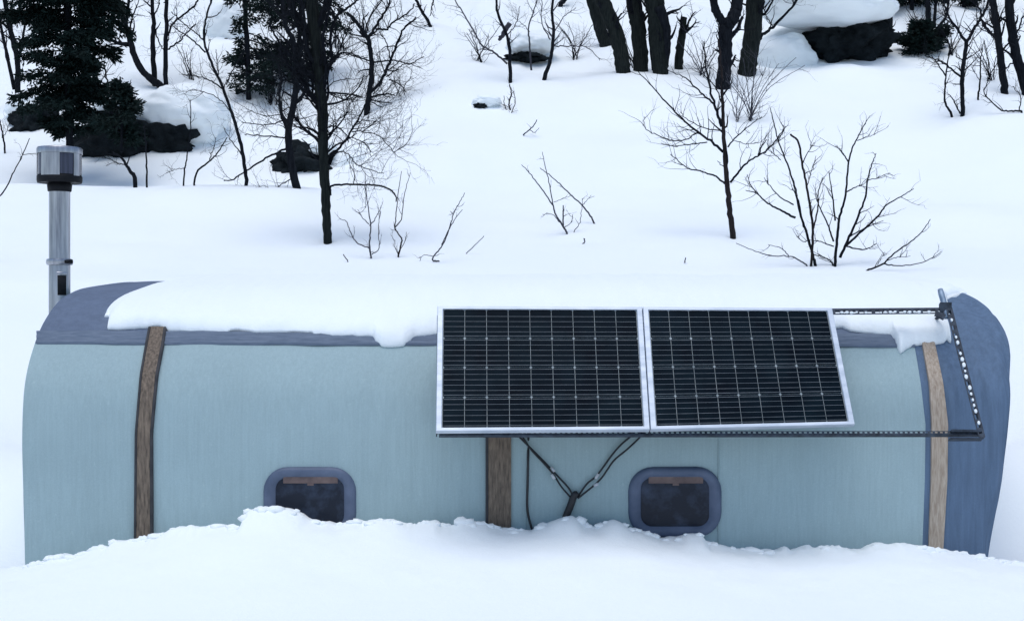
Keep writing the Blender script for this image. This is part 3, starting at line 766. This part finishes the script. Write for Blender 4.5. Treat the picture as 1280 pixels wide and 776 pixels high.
# --- centre top
tree('bare_tree', 'small forked bare tree in the upper middle with tangled twigs under it', 'tree', G1, ([(638, 103), (637, 68), (634, 46), (624, 22), (620, 0), (622, -50)], 4.5, 2.5),
     [([(634, 80), (618, 66), (602, 56), (592, 38), (580, 18), (566, -4)], 2.6, 1.4), ([(637, 30), (629, 44), (624, 50)], 7, 4, dict(tw=0)), ([(633, 46), (645, 30), (650, 8)], 1.4, .8)], tw=8, twL=.45, depth=2, mat='bark', twmat='twig')
tree('bare_tree', 'thin bare tree with a split top, right of the small forked tree', 'tree', G1, ([(680, 100), (686, 82), (690, 62), (692, 38), (690, 10), (696, -40)], 5, 3),
     [([(692, 58), (710, 58), (735, 60), (750, 76)], 1.6, .8), ([(688, 50), (678, 30), (677, 0)], 1.6, 1), ([(693, 40), (705, 22), (720, 10)], 1.4, .8)], tw=8, twL=.45, depth=2, twmat='twig')
tree('sapling', 'faint thin sapling between the small forked tree and the split-top tree', 'tree', G1, ([(664, 88), (662, 55), (661, 34), (668, 12), (674, -10)], 2.4, 1.2), [([(662, 40), (650, 28), (640, 20)], 1, .5)], tw=6, twL=.4, twmat='twig', mat='twig')
tree('bare_tree', 'short broken branch jutting in at the top edge above the split-top tree', 'tree', G1, ([(700, 8), (706, 0), (712, -12), (716, -60)], 6, 4), [], tw=2, twL=.3)

# --- big trunks
def big(label, path, w0, w1, limbs=(), mat='bark_moss', tw=6, **k):
    return tree('large_tree', label, 'tree', G1, (path, w0, w1), list(limbs), mat=mat, twmat='bark', tw=tw, twL=.6, **k)
big('leftmost thick dark trunk of the row at the top, leaning and short', [(756, 56), (750, 34), (742, 4), (734, -40), (722, -120)], 13, 17, tw=3)
big('thick leaning trunk, second of the row at the top', [(779, 90), (776, 66), (768, 36), (756, 8), (742, -30), (720, -110)], 17, 18)
big('straight thick trunk, third of the row at the top', [(801, 90), (800, 60), (797, 30), (792, 0), (786, -110)], 17, 18)
big('thickest gnarled trunk, fourth of the row at the top', [(825, 92), (825, 75), (823, 45), (820, 15), (816, -20), (810, -110)], 16, 27, [([(828, 90), (833, 60), (832, 35), (824, 8)], 10, 14, dict(tw=2)), ([(818, 88), (815, 55), (814, 20), (810, -5)], 7, 11, dict(tw=1))])
big('short broken stump trunk beside the thickest gnarled trunk', [(848, 86), (850, 60), (853, 40), (855, 22)], 11, 8, tw=4)
big('forked thick trunk behind the young tree', [(904, 110), (906, 85), (907, 60), (907, 32)], 17, 16,
    [([(906, 34), (901, 24), (894, 12), (891, -10), (888, -80)], 11, 9, dict(tw=3)), ([(908, 34), (917, 20), (922, 0), (925, -80)], 17, 14, dict(tw=3)), ([(914, 46), (922, 36), (928, 22)], 6, 4, dict(tw=2))], mat='bark')
big('thick trunk cut low, rightmost of the row at the top', [(933, 94), (936, 75), (940, 45), (943, 10), (946, -30), (948, -120)], 20, 22, [([(944, 62), (952, 46), (966, 34), (984, 16), (1000, -4)], 5, 2.4), ([(942, 30), (958, 14), (972, -8)], 3.5, 2)])

# --- the young tree on the slope
tree('young_tree', 'young bare tree with wide low branches, alone on the open slope', 'tree', G1, ([(916, 297), (912, 262), (909, 228), (906, 190), (904, 155), (903, 120), (902, 90), (898, 50)], 7.5, 2.2),
     [([(904, 190), (888, 176), (864, 158), (840, 136), (818, 112), (798, 90)], 3.6, 1), ([(902, 158), (896, 140), (888, 112), (882, 80), (880, 52)], 4, 1.6), ([(892, 130), (876, 116), (858, 98), (840, 90)], 2.6, 1), ([(903, 130), (895, 112), (884, 96)], 2, 1),
      ([(910, 184), (922, 170), (936, 158), (952, 146)], 2, .9), ([(913, 228), (926, 212), (938, 200), (956, 190), (970, 176), (980, 160)], 3, 1.2), ([(948, 194), (952, 184), (958, 175)], 2.4, 1, dict(tw=1)), ([(906, 230), (894, 220), (878, 215), (858, 209), (838, 193)], 2.6, 1),
      ([(884, 178), (866, 180), (846, 183), (826, 179)], 1.6, .8), ([(874, 165), (858, 174), (840, 176), (820, 168), (806, 160), (806, 146)], 1.7, .8), ([(902, 164), (880, 160), (860, 150), (850, 140)], 1.5, .8), ([(908, 212), (902, 206), (897, 201)], 1.2, .8, dict(tw=0)), ([(918, 176), (935, 180), (955, 178)], 1, .6)],
     tw=6, twL=.4, depth=1, mat='bark_brown', twmat='bark', split=.35)

# --- right cluster
tree('bare_tree', 'dark broken stem at the top edge, right of the snowy hollow', 'tree', G1, ([(1110, 50), (1111, 40), (1112, 20), (1112, -40)], 6.5, 8), [], tw=4, twL=.4)
tree('bare_tree', 'twin-stemmed dark tree behind the evergreen clump', 'tree', G1, ([(1160, 36), (1160, 15), (1160, -10), (1160, -80)], 7, 6), [([(1168, 34), (1169, 15), (1171, -30)], 4, 4), ([(1164, 46), (1172, 36), (1182, 22), (1186, 0)], 5, 2.5)], tw=5, twL=.4)
tree('bare_tree', 'forked young tree at the right, standing left of the two tall trunks', 'tree', G1, ([(1203, 144), (1203, 118), (1203, 96), (1205, 76), (1208, 52)], 5, 5),
     [([(1208, 54), (1200, 42), (1190, 28), (1184, 16), (1178, -4)], 4, 2), ([(1208, 54), (1218, 36), (1228, 20), (1236, 0), (1240, -30)], 4.2, 2.5), ([(1202, 97), (1186, 84), (1172, 75), (1156, 70)], 2.8, 1.2), ([(1228, 20), (1222, 8), (1212, 0)], 3, 1.2), ([(1226, 24), (1232, 36), (1244, 48)], 3, 2)], tw=12, twL=.45, depth=2)
tree('sapling', 'thin curved stem beside the forked young tree at the right', 'tree', G1, ([(1190, 146), (1182, 130), (1181, 112), (1183, 90), (1187, 60)], 3, 1.4), [([(1182, 95), (1172, 80), (1164, 70)], 2, 1), ([(1200, 142), (1192, 126), (1186, 118)], 2, 1)], tw=5, twL=.4)
tree('large_tree', 'straight tall dark trunk near the right edge', 'tree', G1, ([(1256, 116), (1253, 90), (1249, 55), (1244, 20), (1240, -10), (1234, -110)], 8, 9), [([(1245, 48), (1236, 38), (1228, 26)], 4, 2)], tw=8, twL=.5)
tree('large_tree', 'leaning tall dark trunk at the right edge of the picture', 'tree', G1, ([(1284, 118), (1277, 90), (1270, 68), (1265, 40), (1262, 10), (1256, -110)], 12, 10), [([(1270, 75), (1260, 84), (1248, 92)], 2, 1), ([(1268, 50), (1276, 28), (1286, 5)], 2.6, 1.4)], tw=8, twL=.5)
tree('sapling', 'low arching bare branch at the right edge under the tall trunks', 'tree', G1, ([(1276, 139), (1262, 139), (1250, 137), (1238, 126), (1230, 115), (1236, 100)], 2.4, 1), [([(1274, 138), (1275, 120), (1266, 108)], 1.6, .8)], tw=6, twL=.3, sink=.1)
tree('sapling', 'thin straight sapling between the forked young tree and the tall trunk', 'tree', G1, ([(1223, 124), (1225, 100), (1226, 75), (1228, 60)], 2.6, 1), [([(1224, 100), (1218, 90), (1214, 84)], 1, .6)], tw=5, twL=.35, twmat='twig')

# --- shrubs
def shrub(name, label, stems, Y=None, mat='twig', tw=5, twL=.3, depth=1, sink=12, trop=.12, split=.5, base=None):
    u, v = base or stems[0][0][0]
    if Y is None: Y = ground(u, v)
    mb = MB()
    for path, a, b in stems:
        p = list(path)
        if abs(p[0][1] - v) < 6 and sink: p = [(p[0][0], p[0][1] + sink)] + p
        limb(mb, p, Y, a, b, drift=random.uniform(-.35, .35) * min(1, len(path) / 4), tw=tw, twL=twL, depth=depth, lump=.1, wob=.3, sides=6, t0=.25, trop=trop, split=split)
    return single(name, mb, mat, P(u, v, Y), label, 'shrub', G2)
shrub('bare_shrub', 'left half of the big bare shrub pair, behind the shelter roof', [
    ([(1019, 332), (1014, 312), (1008, 290), (1000, 266), (993, 232), (984, 205), (974, 180), (966, 148), (963, 135)], 4.6, 1),
    ([(994, 272), (978, 264), (960, 254), (946, 242), (932, 238)], 3.4, 1), ([(992, 256), (975, 246), (962, 232), (955, 222)], 2, .8),
    ([(946, 242), (938, 230), (934, 218)], 1.6, .7), ([(1004, 284), (998, 250), (990, 236)], 1.6, .8), ([(1013, 300), (1004, 302), (996, 296)], 1.4, .8), ([(972, 176), (978, 166), (982, 158)], 1.4, .8), ([(976, 200), (966, 192), (960, 186)], 1.2, .6)], mat='bark', tw=4, twL=.28)
shrub('bare_shrub', 'broken brown upright stems between the two halves of the big shrub pair', [
    ([(1014, 330), (1016, 290), (1013, 262), (1008, 230), (1003, 206), (998, 178), (988, 168)], 3.4, 2.4), ([(1002, 206), (1010, 190), (1018, 178)], 1.6, .7), ([(1016, 288), (1022, 262), (1023, 240), (1028, 222)], 2.4, 1.2), ([(1008, 236), (1014, 215), (1020, 195)], 1.2, .7)], mat='bark_brown', tw=5, twL=.24, base=(1014, 332))
shrub('bare_shrub', 'right half of the big bare shrub pair, fanning widest', [
    ([(1044, 332), (1046, 300), (1050, 270), (1057, 244), (1061, 202), (1068, 180), (1076, 164), (1084, 150)], 4.8, 1), ([(1050, 322), (1060, 300), (1072, 272), (1082, 246), (1084, 226), (1090, 205), (1095, 192)], 4, 1),
    ([(1056, 308), (1074, 292), (1096, 272), (1108, 256), (1126, 246), (1142, 236)], 3.4, 1), ([(1042, 302), (1034, 280), (1024, 258), (1020, 246)], 2.6, 1), ([(1044, 276), (1040, 240), (1036, 214)], 2.4, 1), ([(1060, 202), (1052, 190), (1046, 182)], 2, .8),
    ([(1058, 240), (1070, 234), (1080, 230)], 2, .8), ([(1058, 308), (1080, 312), (1096, 304)], 2.2, .9), ([(1040, 328), (1030, 322), (1018, 318)], 2.4, 1.2), ([(1042, 308), (1026, 302), (1014, 300)], 1.8, .9), ([(1084, 226), (1098, 222), (1112, 216)], 1.3, .7), ([(1062, 296), (1084, 284), (1104, 276)], 2, .8), ([(1072, 176), (1082, 172), (1094, 168)], 1.2, .7)], mat='bark', tw=5, twL=.26)
shrub('bare_shrub', 'low bare branch lying out to the right of the big shrub pair', [([(1084, 338), (1104, 330), (1116, 318), (1136, 304), (1152, 290), (1163, 274)], 2.8, .9), ([(1104, 330), (1120, 332), (1146, 330), (1166, 322), (1178, 314)], 1.8, .7), ([(1108, 326), (1120, 322), (1138, 320)], 1.2, .6), ([(1097, 331), (1102, 322), (1106, 316)], 1, .6)], tw=3, twL=.2, sink=4, mat='bark')
shrub('bare_shrub', 'low bare branch lying out to the left of the big shrub pair', [([(1009, 332), (1000, 326), (986, 320), (966, 320), (944, 314), (920, 304)], 2.2, .8), ([(986, 320), (976, 310), (960, 306)], 1.4, .6)], tw=2, twL=.18, sink=4, mat='twig')
shrub('bare_shrub', 'small upright bare shrub nearest to the mossy tree on its right', [([(464, 324), (462, 306), (463, 280), (459, 250), (456, 215)], 2.8, .8), ([(461, 310), (446, 303), (438, 290), (433, 277), (425, 274)], 1.7, .8), ([(462, 282), (470, 272), (476, 260)], 1.4, .7), ([(461, 280), (453, 272), (447, 262)], 1.3, .6), ([(465, 318), (474, 310), (473, 285), (476, 264)], 1.4, .7)], tw=3, twL=.16)
shrub('bare_shrub', 'crooked small bare shrub, second to the right of the mossy tree', [([(498, 321), (501, 306), (502, 298), (494, 286), (495, 270), (498, 240), (502, 214)], 2.6, .7), ([(494, 284), (502, 272), (505, 245), (513, 216)], 1.6, .7), ([(498, 316), (506, 302), (508, 290)], 1.2, .6), ([(498, 318), (493, 308), (493, 300)], 1.1, .6)], tw=3, twL=.14, mat='bark_brown')
shrub('bare_shrub', 'arched dark branch springing from the side of the mossy tree', [([(413, 244), (414, 233), (430, 231), (456, 231), (478, 233), (490, 239), (495, 246), (495, 252)], 3, 1.6), ([(442, 231), (443, 218), (437, 206)], 1.2, .7), ([(456, 233), (457, 245), (457, 260)], 1, .5)], Y=17.0, tw=1, twL=.14, mat='bark', base=(413, 246), sink=0)
shrub('bare_shrub', 'small leaning bare shrub in the open middle, bent to the right', [([(549, 327), (541, 325), (543, 319), (553, 307), (560, 290), (567, 268), (574, 254), (581, 241)], 2.2, .8), ([(552, 306), (562, 286), (570, 272), (578, 262)], 1.4, .7), ([(542, 320), (532, 319), (524, 322)], 1, .6), ([(566, 268), (563, 264)], 1, .6)], tw=2, twL=.14, sink=0)
shrub('twig', 'single short twig slanting out of the snow in the middle', [([(583, 317), (592, 308), (605, 295)], 1.3, .8)], tw=0, sink=3)
shrub('twig', 'tiny twig stub at the left of the small upright shrub', [([(435, 327), (431, 321), (429, 318)], 1.6, 1)], tw=0, sink=2)
shrub('bare_shrub', 'loose bare shrub of long thin stems in the centre of the slope', [([(709, 292), (704, 283), (694, 266), (690, 255), (674, 232), (660, 214), (652, 206)], 3, .8), ([(692, 258), (687, 232), (681, 205), (678, 190)], 1.6, .7), ([(704, 283), (704, 268), (704, 257)], 2.2, 1.6), ([(716, 292), (724, 280), (727, 264), (728, 248)], 1.2, .7), ([(700, 278), (690, 268), (678, 268)], 1.1, .6), ([(692, 253), (704, 248), (716, 244)], .9, .5), ([(706, 284), (714, 278), (716, 268)], 1, .6)], tw=2, twL=.14)
shrub('twig', 'long bent twig arching over the loose shrub in the centre', [([(743, 280), (738, 270), (728, 257), (716, 246), (702, 232), (688, 220), (675, 210)], 2.6, .9), ([(728, 257), (734, 250), (739, 244)], 1, .5)], tw=1, twL=.14, sink=6)
shrub('twig', 'tiny dark stub below the long bent twig', [([(728, 305), (731, 302), (730, 298)], 2, 1.4)], tw=0, sink=2)
shrub('twig', 'tiny stub alone on the snow left of the big shrub pair', [([(856, 327), (857, 322)], 1.6, 1.2)], tw=0, sink=2)
shrub('twig', 'small forked twig on the upper middle slope below the split-top tree', [([(655, 168), (662, 162), (668, 156), (671, 150)], 2, 1), ([(662, 162), (668, 166), (674, 160)], 1, .6)], tw=1, twL=.12, sink=2)
shrub('bare_shrub', 'hanging tangle of twigs under the small forked tree', [([(638, 140), (636, 130), (639, 118), (637, 106)], 2.4, 1.6), ([(640, 140), (644, 128), (642, 114)], 1.4, .8), ([(635, 142), (631, 132), (630, 120)], 1.4, .8)], tw=7, twL=.18, trop=0, mat='bark_brown')
st = [([(938, 150), (940, 130), (941, 110), (944, 90)], 2.2, .9)]
for k in range(9):
    a = -32 + 9 * k; L = random.uniform(55, 90)
    st.append(([(938 + random.uniform(-2, 2), 148), (938 + .45 * L * math.sin(math.radians(a)), 148 - .45 * L), (938 + L * math.sin(math.radians(a * 1.3)), 148 - L * math.cos(math.radians(a)))], 1.5, .6))
shrub('bare_shrub', 'hazy fan of thin twigs right of the young tree, below the low-cut trunk', st, tw=6, twL=.4, depth=1)
st = []
for k in range(5):
    a = -24 + 12 * k; L = random.uniform(45, 70)
    st.append(([(922 + random.uniform(-2, 2), 151), (922 + .45 * L * math.sin(math.radians(a)), 151 - .45 * L), (922 + L * math.sin(math.radians(a * 1.3)), 151 - L)], 1.4, .6))
shrub('bare_shrub', 'smaller fan of thin twigs just right of the young tree stem', st, tw=5, twL=.35, depth=1)
st = []
for k in range(7):
    a = -36 + 12 * k; L = random.uniform(35, 60)
    st.append(([(878 + random.uniform(-5, 5), 95), (878 + .5 * L * math.sin(math.radians(a)), 95 - .5 * L), (878 + L * math.sin(math.radians(a * 1.3)), 95 - L)], 1.8, .6))
shrub('bare_shrub', 'twiggy bare shrub between the broken stump trunk and the forked trunk', st, tw=7, twL=.4, depth=1)
# small wispy shrubs of the upper slopes
for lab, u, v, h, n in (('wispy bare shrub left of the small forked tree', 600, 78, 45, 5), ('wispy bare shrub right of the split-top tree', 722, 74, 45, 6), ('wispy bare shrub between the thick trunks', 790, 84, 50, 5),
                        ('wispy bare shrub behind the two tall right trunks', 1238, 100, 60, 6), ('wispy bare shrub behind the evergreen clump', 1150, 44, 40, 6), ('wispy bare shrub on the slope between spruce and twin stems', 120, 118, 60, 6),
                        ('wispy bare shrub right of the twin stems', 236, 100, 45, 4), ('wispy bare shrub under the crooked tree', 500, 120, 30, 3), ('wispy bare shrub behind the slender two-stemmed tree', 340, 130, 70, 7), ('wispy bare shrub at the top edge behind the crooked tree', 455, 40, 50, 6),
                        ('wispy bare shrub behind the mossy trunk', 425, 60, 60, 7), ('wispy bare shrub left of the forked young tree on the right', 1192, 70, 55, 6)):
    st = []
    for k in range(n):
        a = random.uniform(-40, 40); L = h * random.uniform(.6, 1.1)
        st.append(([(u + random.uniform(-6, 6), v), (u + .5 * L * math.sin(math.radians(a * .7)), v - .5 * L), (u + L * math.sin(math.radians(a)), v - L)], 1.8, .7))
    shrub('bare_shrub', lab, st, tw=6, twL=.45, depth=1, mat='bark')

# --- evergreens
def needles(mb, p, d, size, n):
    for _ in range(n):
        a = (d + Vector([random.gauss(0, .55) for _ in range(3)]) + Vector((0, 0, -.12))).normalized()
        L = size * random.uniform(.6, 1.3); s = a.cross(Vector([random.gauss(0, 1) for _ in range(3)])).normalized() * L * .16
        o = p + Vector([random.gauss(0, size * .35) for _ in range(3)])
        mb.add([o - s * .4, o + a * L * .5 - s, o + a * L, o + a * L * .5 + s], [(0, 1, 2, 3)])
def conifer(name, label, trunk, spans, Y=None, w0=8, w1=5, dens=1.0, size=.09, droop=-.12, group='evergreens on the slope'):
    """spans: (v, left reach px, right reach px) down the trunk"""
    u, v = trunk[0]
    if Y is None: Y = ground(u, v)
    s = Y / F; root = thing(name, P(u, v, Y), label, 'tree', group)
    tr = MB(); limb(tr, [(u, v + 12)] + trunk, Y, w0, w1, 0, 0, lump=.2, sides=8, wob=.2)
    build('trunk', tr, 'bark', root)
    pts = limb_pts(trunk, Y, 0)
    cr = MB(); bb = MB(); vmin, vmax = spans[0][0], spans[-1][0]
    nb = int((vmax - vmin) * s / .045 * dens)
    for k in range(nb):
        vv = vmin + (vmax - vmin) * (k + random.random()) / nb
        tu = float(np.interp(vv, [t[1] for t in trunk[::-1]], [t[0] for t in trunk[::-1]]))
        lr = interp(vv, [(a, b) for a, b, c in spans]); rr = interp(vv, [(a, c) for a, b, c in spans])
        ph = random.uniform(0, 2 * math.pi); cx, cy = math.cos(ph), math.sin(ph)
        reach = ((rr if cx > 0 else lr) * abs(cx) + (lr + rr) / 2 * .8 * abs(cy)) * s * random.uniform(.4, 1.15)
        if float(vn(vv * s * 4.2 + 30, ph * 1.3)) > .22: continue
        if reach < .03: continue
        o = P(tu, vv, Y); d = Vector((cx, cy, random.uniform(-.05, .35))).normalized()
        n = max(3, int(reach / .08)); q = o; b = [q]
        for i in range(n):
            d = (d + Vector((random.gauss(0, .08), random.gauss(0, .08), droop * .5 + random.gauss(0, .05)))).normalized()
            q = q + d * reach / n; b.append(q)
        bb.tube(b, [.012 * (1 - i / (n + 1)) + .003 for i in range(n + 1)], 4, cap=False)
        for i in range(1, n + 1):
            if i / n < .18: continue
            needles(cr, b[i], d, size, int(5 * dens))
            for sg in (-1, 1):                       # side sprays
                sd = (d * .6 + Vector((-d.y, d.x, 0)) * sg * .8 + Vector((0, 0, -.15))).normalized()
                L = reach * .3 * (1.1 - i / n) + .05
                for t in (.35, .7, 1):
                    needles(cr, b[i] + sd * L * t, sd, size, int(3 * dens))
    build('branches', bb, 'bark', root); build('foliage', cr, 'needles', root, smooth=False)
    return root
conifer('spruce', 'broad dark spruce at the upper left, above the stove pipe', [(87, 184), (86, 120), (85, 50), (84, -20), (84, -160)],
        [(-160, 20, 20), (-60, 55, 55), (-10, 66, 62), (15, 70, 58), (25, 62, 32), (40, 58, 44), (56, 54, 78), (70, 54, 44), (85, 58, 30), (110, 64, 36), (128, 62, 56), (145, 40, 50), (168, 14, 18)], Y=22.9, w0=10, w1=10, dens=2.3, size=.10)
conifer('spruce', 'small spiky evergreen in front of the dark boulder on the left', [(152, 178), (152, 150), (151, 108), (150, 96)], [(98, 1, 1), (108, 4, 5), (125, 10, 12), (145, 22, 20), (165, 34, 26), (178, 30, 22)], Y=22.6, w0=4, w1=2, dens=1.8, size=.10, droop=.06)
conifer('spruce', 'slim ragged evergreen left of the slender two-stemmed tree', [(311, 124), (310, 80), (309, 60), (306, 0), (304, -120)], [(-120, 12, 20), (0, 16, 40), (30, 10, 36), (60, 10, 66), (75, 8, 66), (90, 14, 50), (110, 18, 44), (122, 10, 34)], w0=7, w1=6, dens=1.3, size=.10)
conifer('spruce', 'dense dark evergreen behind the mossy trunk', [(374, 104), (374, 60), (376, 0), (378, -140)], [(-140, 15, 15), (0, 44, 54), (40, 38, 42), (70, 44, 30), (98, 20, 16)], w0=7, w1=5, dens=1.5, size=.09)
conifer('evergreen_clump', 'low dark spiky evergreen clump at the upper right, beside the snowy hollow', [(1152, 68), (1152, 60), (1151, 44), (1150, 32)], [(32, 6, 4), (42, 18, 20), (52, 22, 30), (62, 24, 28), (67, 20, 20)], w0=4, w1=2, dens=3.2, size=.11, droop=.12)
for u, lab in ((1205, 'dark evergreen hanging in at the top edge, right of the twin stems'), (1140, 'dark evergreen hanging in at the top edge above the evergreen clump')):
    conifer('spruce', lab, [(u, 12), (u, -40), (u, -160)], [(-160, 8, 8), (-60, 26, 26), (-14, 36, 36), (5, 30, 30)], w0=6, w1=4, dens=1.6, size=.10)

# the wood goes on up the slope, above the picture's top edge
rows_ = [(x + random.uniform(-1, 1), y + random.uniform(-1.2, 1.2)) for y in (36, 40, 45) for x in range(-18, 21, 3)]
src = None
for k, (x, y) in enumerate(rows_):
    z = float(T(x, y)); u = 640 + x * F / y; v = 388 - (z - H) * F / y
    if src is None:
        src = conifer('spruce', 'tall dark spruce of the wood uphill', [(u, v), (u, v - 200), (u, v - 420)], [(v - 420, 2, 2), (v - 300, 35, 35), (v - 120, 75, 75), (v - 30, 85, 85)], Y=y, w0=14, w1=2, dens=.7, size=.2, group='spruces of the wood uphill')
    else:
        c = src.copy(); COL.objects.link(c)
        for ch in list(src.children):
            d = ch.copy(); COL.objects.link(d); d.parent = c
        c.location = (x, y, z - .2); c.rotation_euler = (0, 0, random.uniform(0, 6.28)); c.scale = (1,) * 2 + (random.uniform(.85, 1.25),)

# ------------------------------------------------------------------ boulders
ICO = ico(5)
from mathutils import noise as mnoise
def blob(c, sx, sy, sz, amp, fr, seed, keep=None, sharp=False):
    mb = MB(); vs = []
    for p in ICO[0]:
        q = p * fr + Vector((seed, seed * .7, -seed))
        d = mnoise.fractal(q, 1.0, 2.0, 5) * amp
        if sharp: d -= .25 * amp * abs(mnoise.noise(q * 2.3))
        r = p * (1 + d); vs.append(c + Vector((r.x * sx, r.y * sy, r.z * sz)))
    mb.add(vs, ICO[1]); return mb
def boulder(label, rock, caps, Y, seed):
    (u, v, w, h) = rock; s = Y / F
    root = thing('boulder', P(u, v + h, Y), label, 'boulder', 'snow-capped boulders on the slope')
    build('rock', blob(P(u, v, Y), w * s, max(w, h) * s * .75, h * s, .46, 1.9, seed, sharp=True), 'rock', root)
    for k, (cu, cv, cw, ch, dy) in enumerate(caps):
        build('snow_cap', blob(P(cu, cv, Y + dy), cw * s, cw * s * .8, ch * s, .24, 1.1, seed + 3 + k), 'snow', root)
    return root
boulder('big dark boulder with a thick snow cap, right of the spruce', (176, 176, 74, 44), [(228, 143, 58, 38, -.1), (150, 136, 34, 18, .5)], 25.3, 1)
boulder('dark snow-topped boulder at the foot of the thin left tree', (44, 158, 28, 32), [(40, 134, 30, 17, .1)], 26.3, 5)
boulder('tall snow-covered boulder with a dark lower edge, left of the ragged evergreen', (279, 58, 24, 12), [(283, 31, 27, 30, .0)], 31.2, 9)
boulder('dark jagged boulder behind the mossy tree and the two-stemmed tree', (388, 208, 44, 27), [(440, 209, 24, 24, -.2), (404, 185, 16, 9, -.3)], 24.0, 12)
boulder('wide snow-roofed boulder with a dark hollow at the upper right', (1058, 54, 54, 36), [(1035, 10, 84, 26, -.5), (978, 72, 42, 26, -.4)], 29.2, 15)
boulder('small dark-edged boulder under snow in the upper middle', (601, 133, 9, 4.5), [(608, 127, 18, 9, .1)], ground(600, 136) + .1, 20)
boulder('low dark boulder under snow between the small forked and split-top trees', (658, 73, 26, 6), [(664, 56, 32, 17, .15)], ground(658, 80) + .1, 24)

# ------------------------------------------------------------------ camera, light, world
cam = bpy.data.cameras.new('camera'); co = bpy.data.objects.new('camera', cam); COL.objects.link(co)
co.location = (0, 0, H); co.rotation_euler = (math.radians(90), 0, 0)
cam.sensor_width = 36; cam.lens = 36 * F / 1280; cam.clip_end = 500
S.camera = co
el, az = math.radians(75), math.radians(195)
sun = bpy.data.lights.new('sun', 'SUN'); sun.energy = 1.35; sun.angle = math.radians(50); sun.color = (1, .985, .955)
so = bpy.data.objects.new('sun', sun); COL.objects.link(so)
dirv = Vector((math.sin(az) * math.cos(el), math.cos(az) * math.cos(el), math.sin(el)))
so.rotation_euler = dirv.to_track_quat('Z', 'Y').to_euler(); so.location = (0, -5, 20)
w = bpy.data.worlds.new('World'); S.world = w; w.use_nodes = True
nt = w.node_tree; sky = nt.nodes.new('ShaderNodeTexSky'); sky.sky_type = 'NISHITA'; sky.sun_disc = False
sky.sun_elevation = el; sky.sun_rotation = az; sky.air_density = 1.0; sky.dust_density = 1.0; sky.ozone_density = 1.0
bg = nt.nodes['Background']; nt.links.new(sky.outputs[0], bg.inputs[0]); bg.inputs[1].default_value = .12
S.view_settings.view_transform = 'Standard'; S.view_settings.look = 'None'; S.view_settings.exposure = .42; S.view_settings.gamma = 1
S.cycles.use_denoising = True
for o in bpy.data.objects:
    if 'base' in o: del o['base']
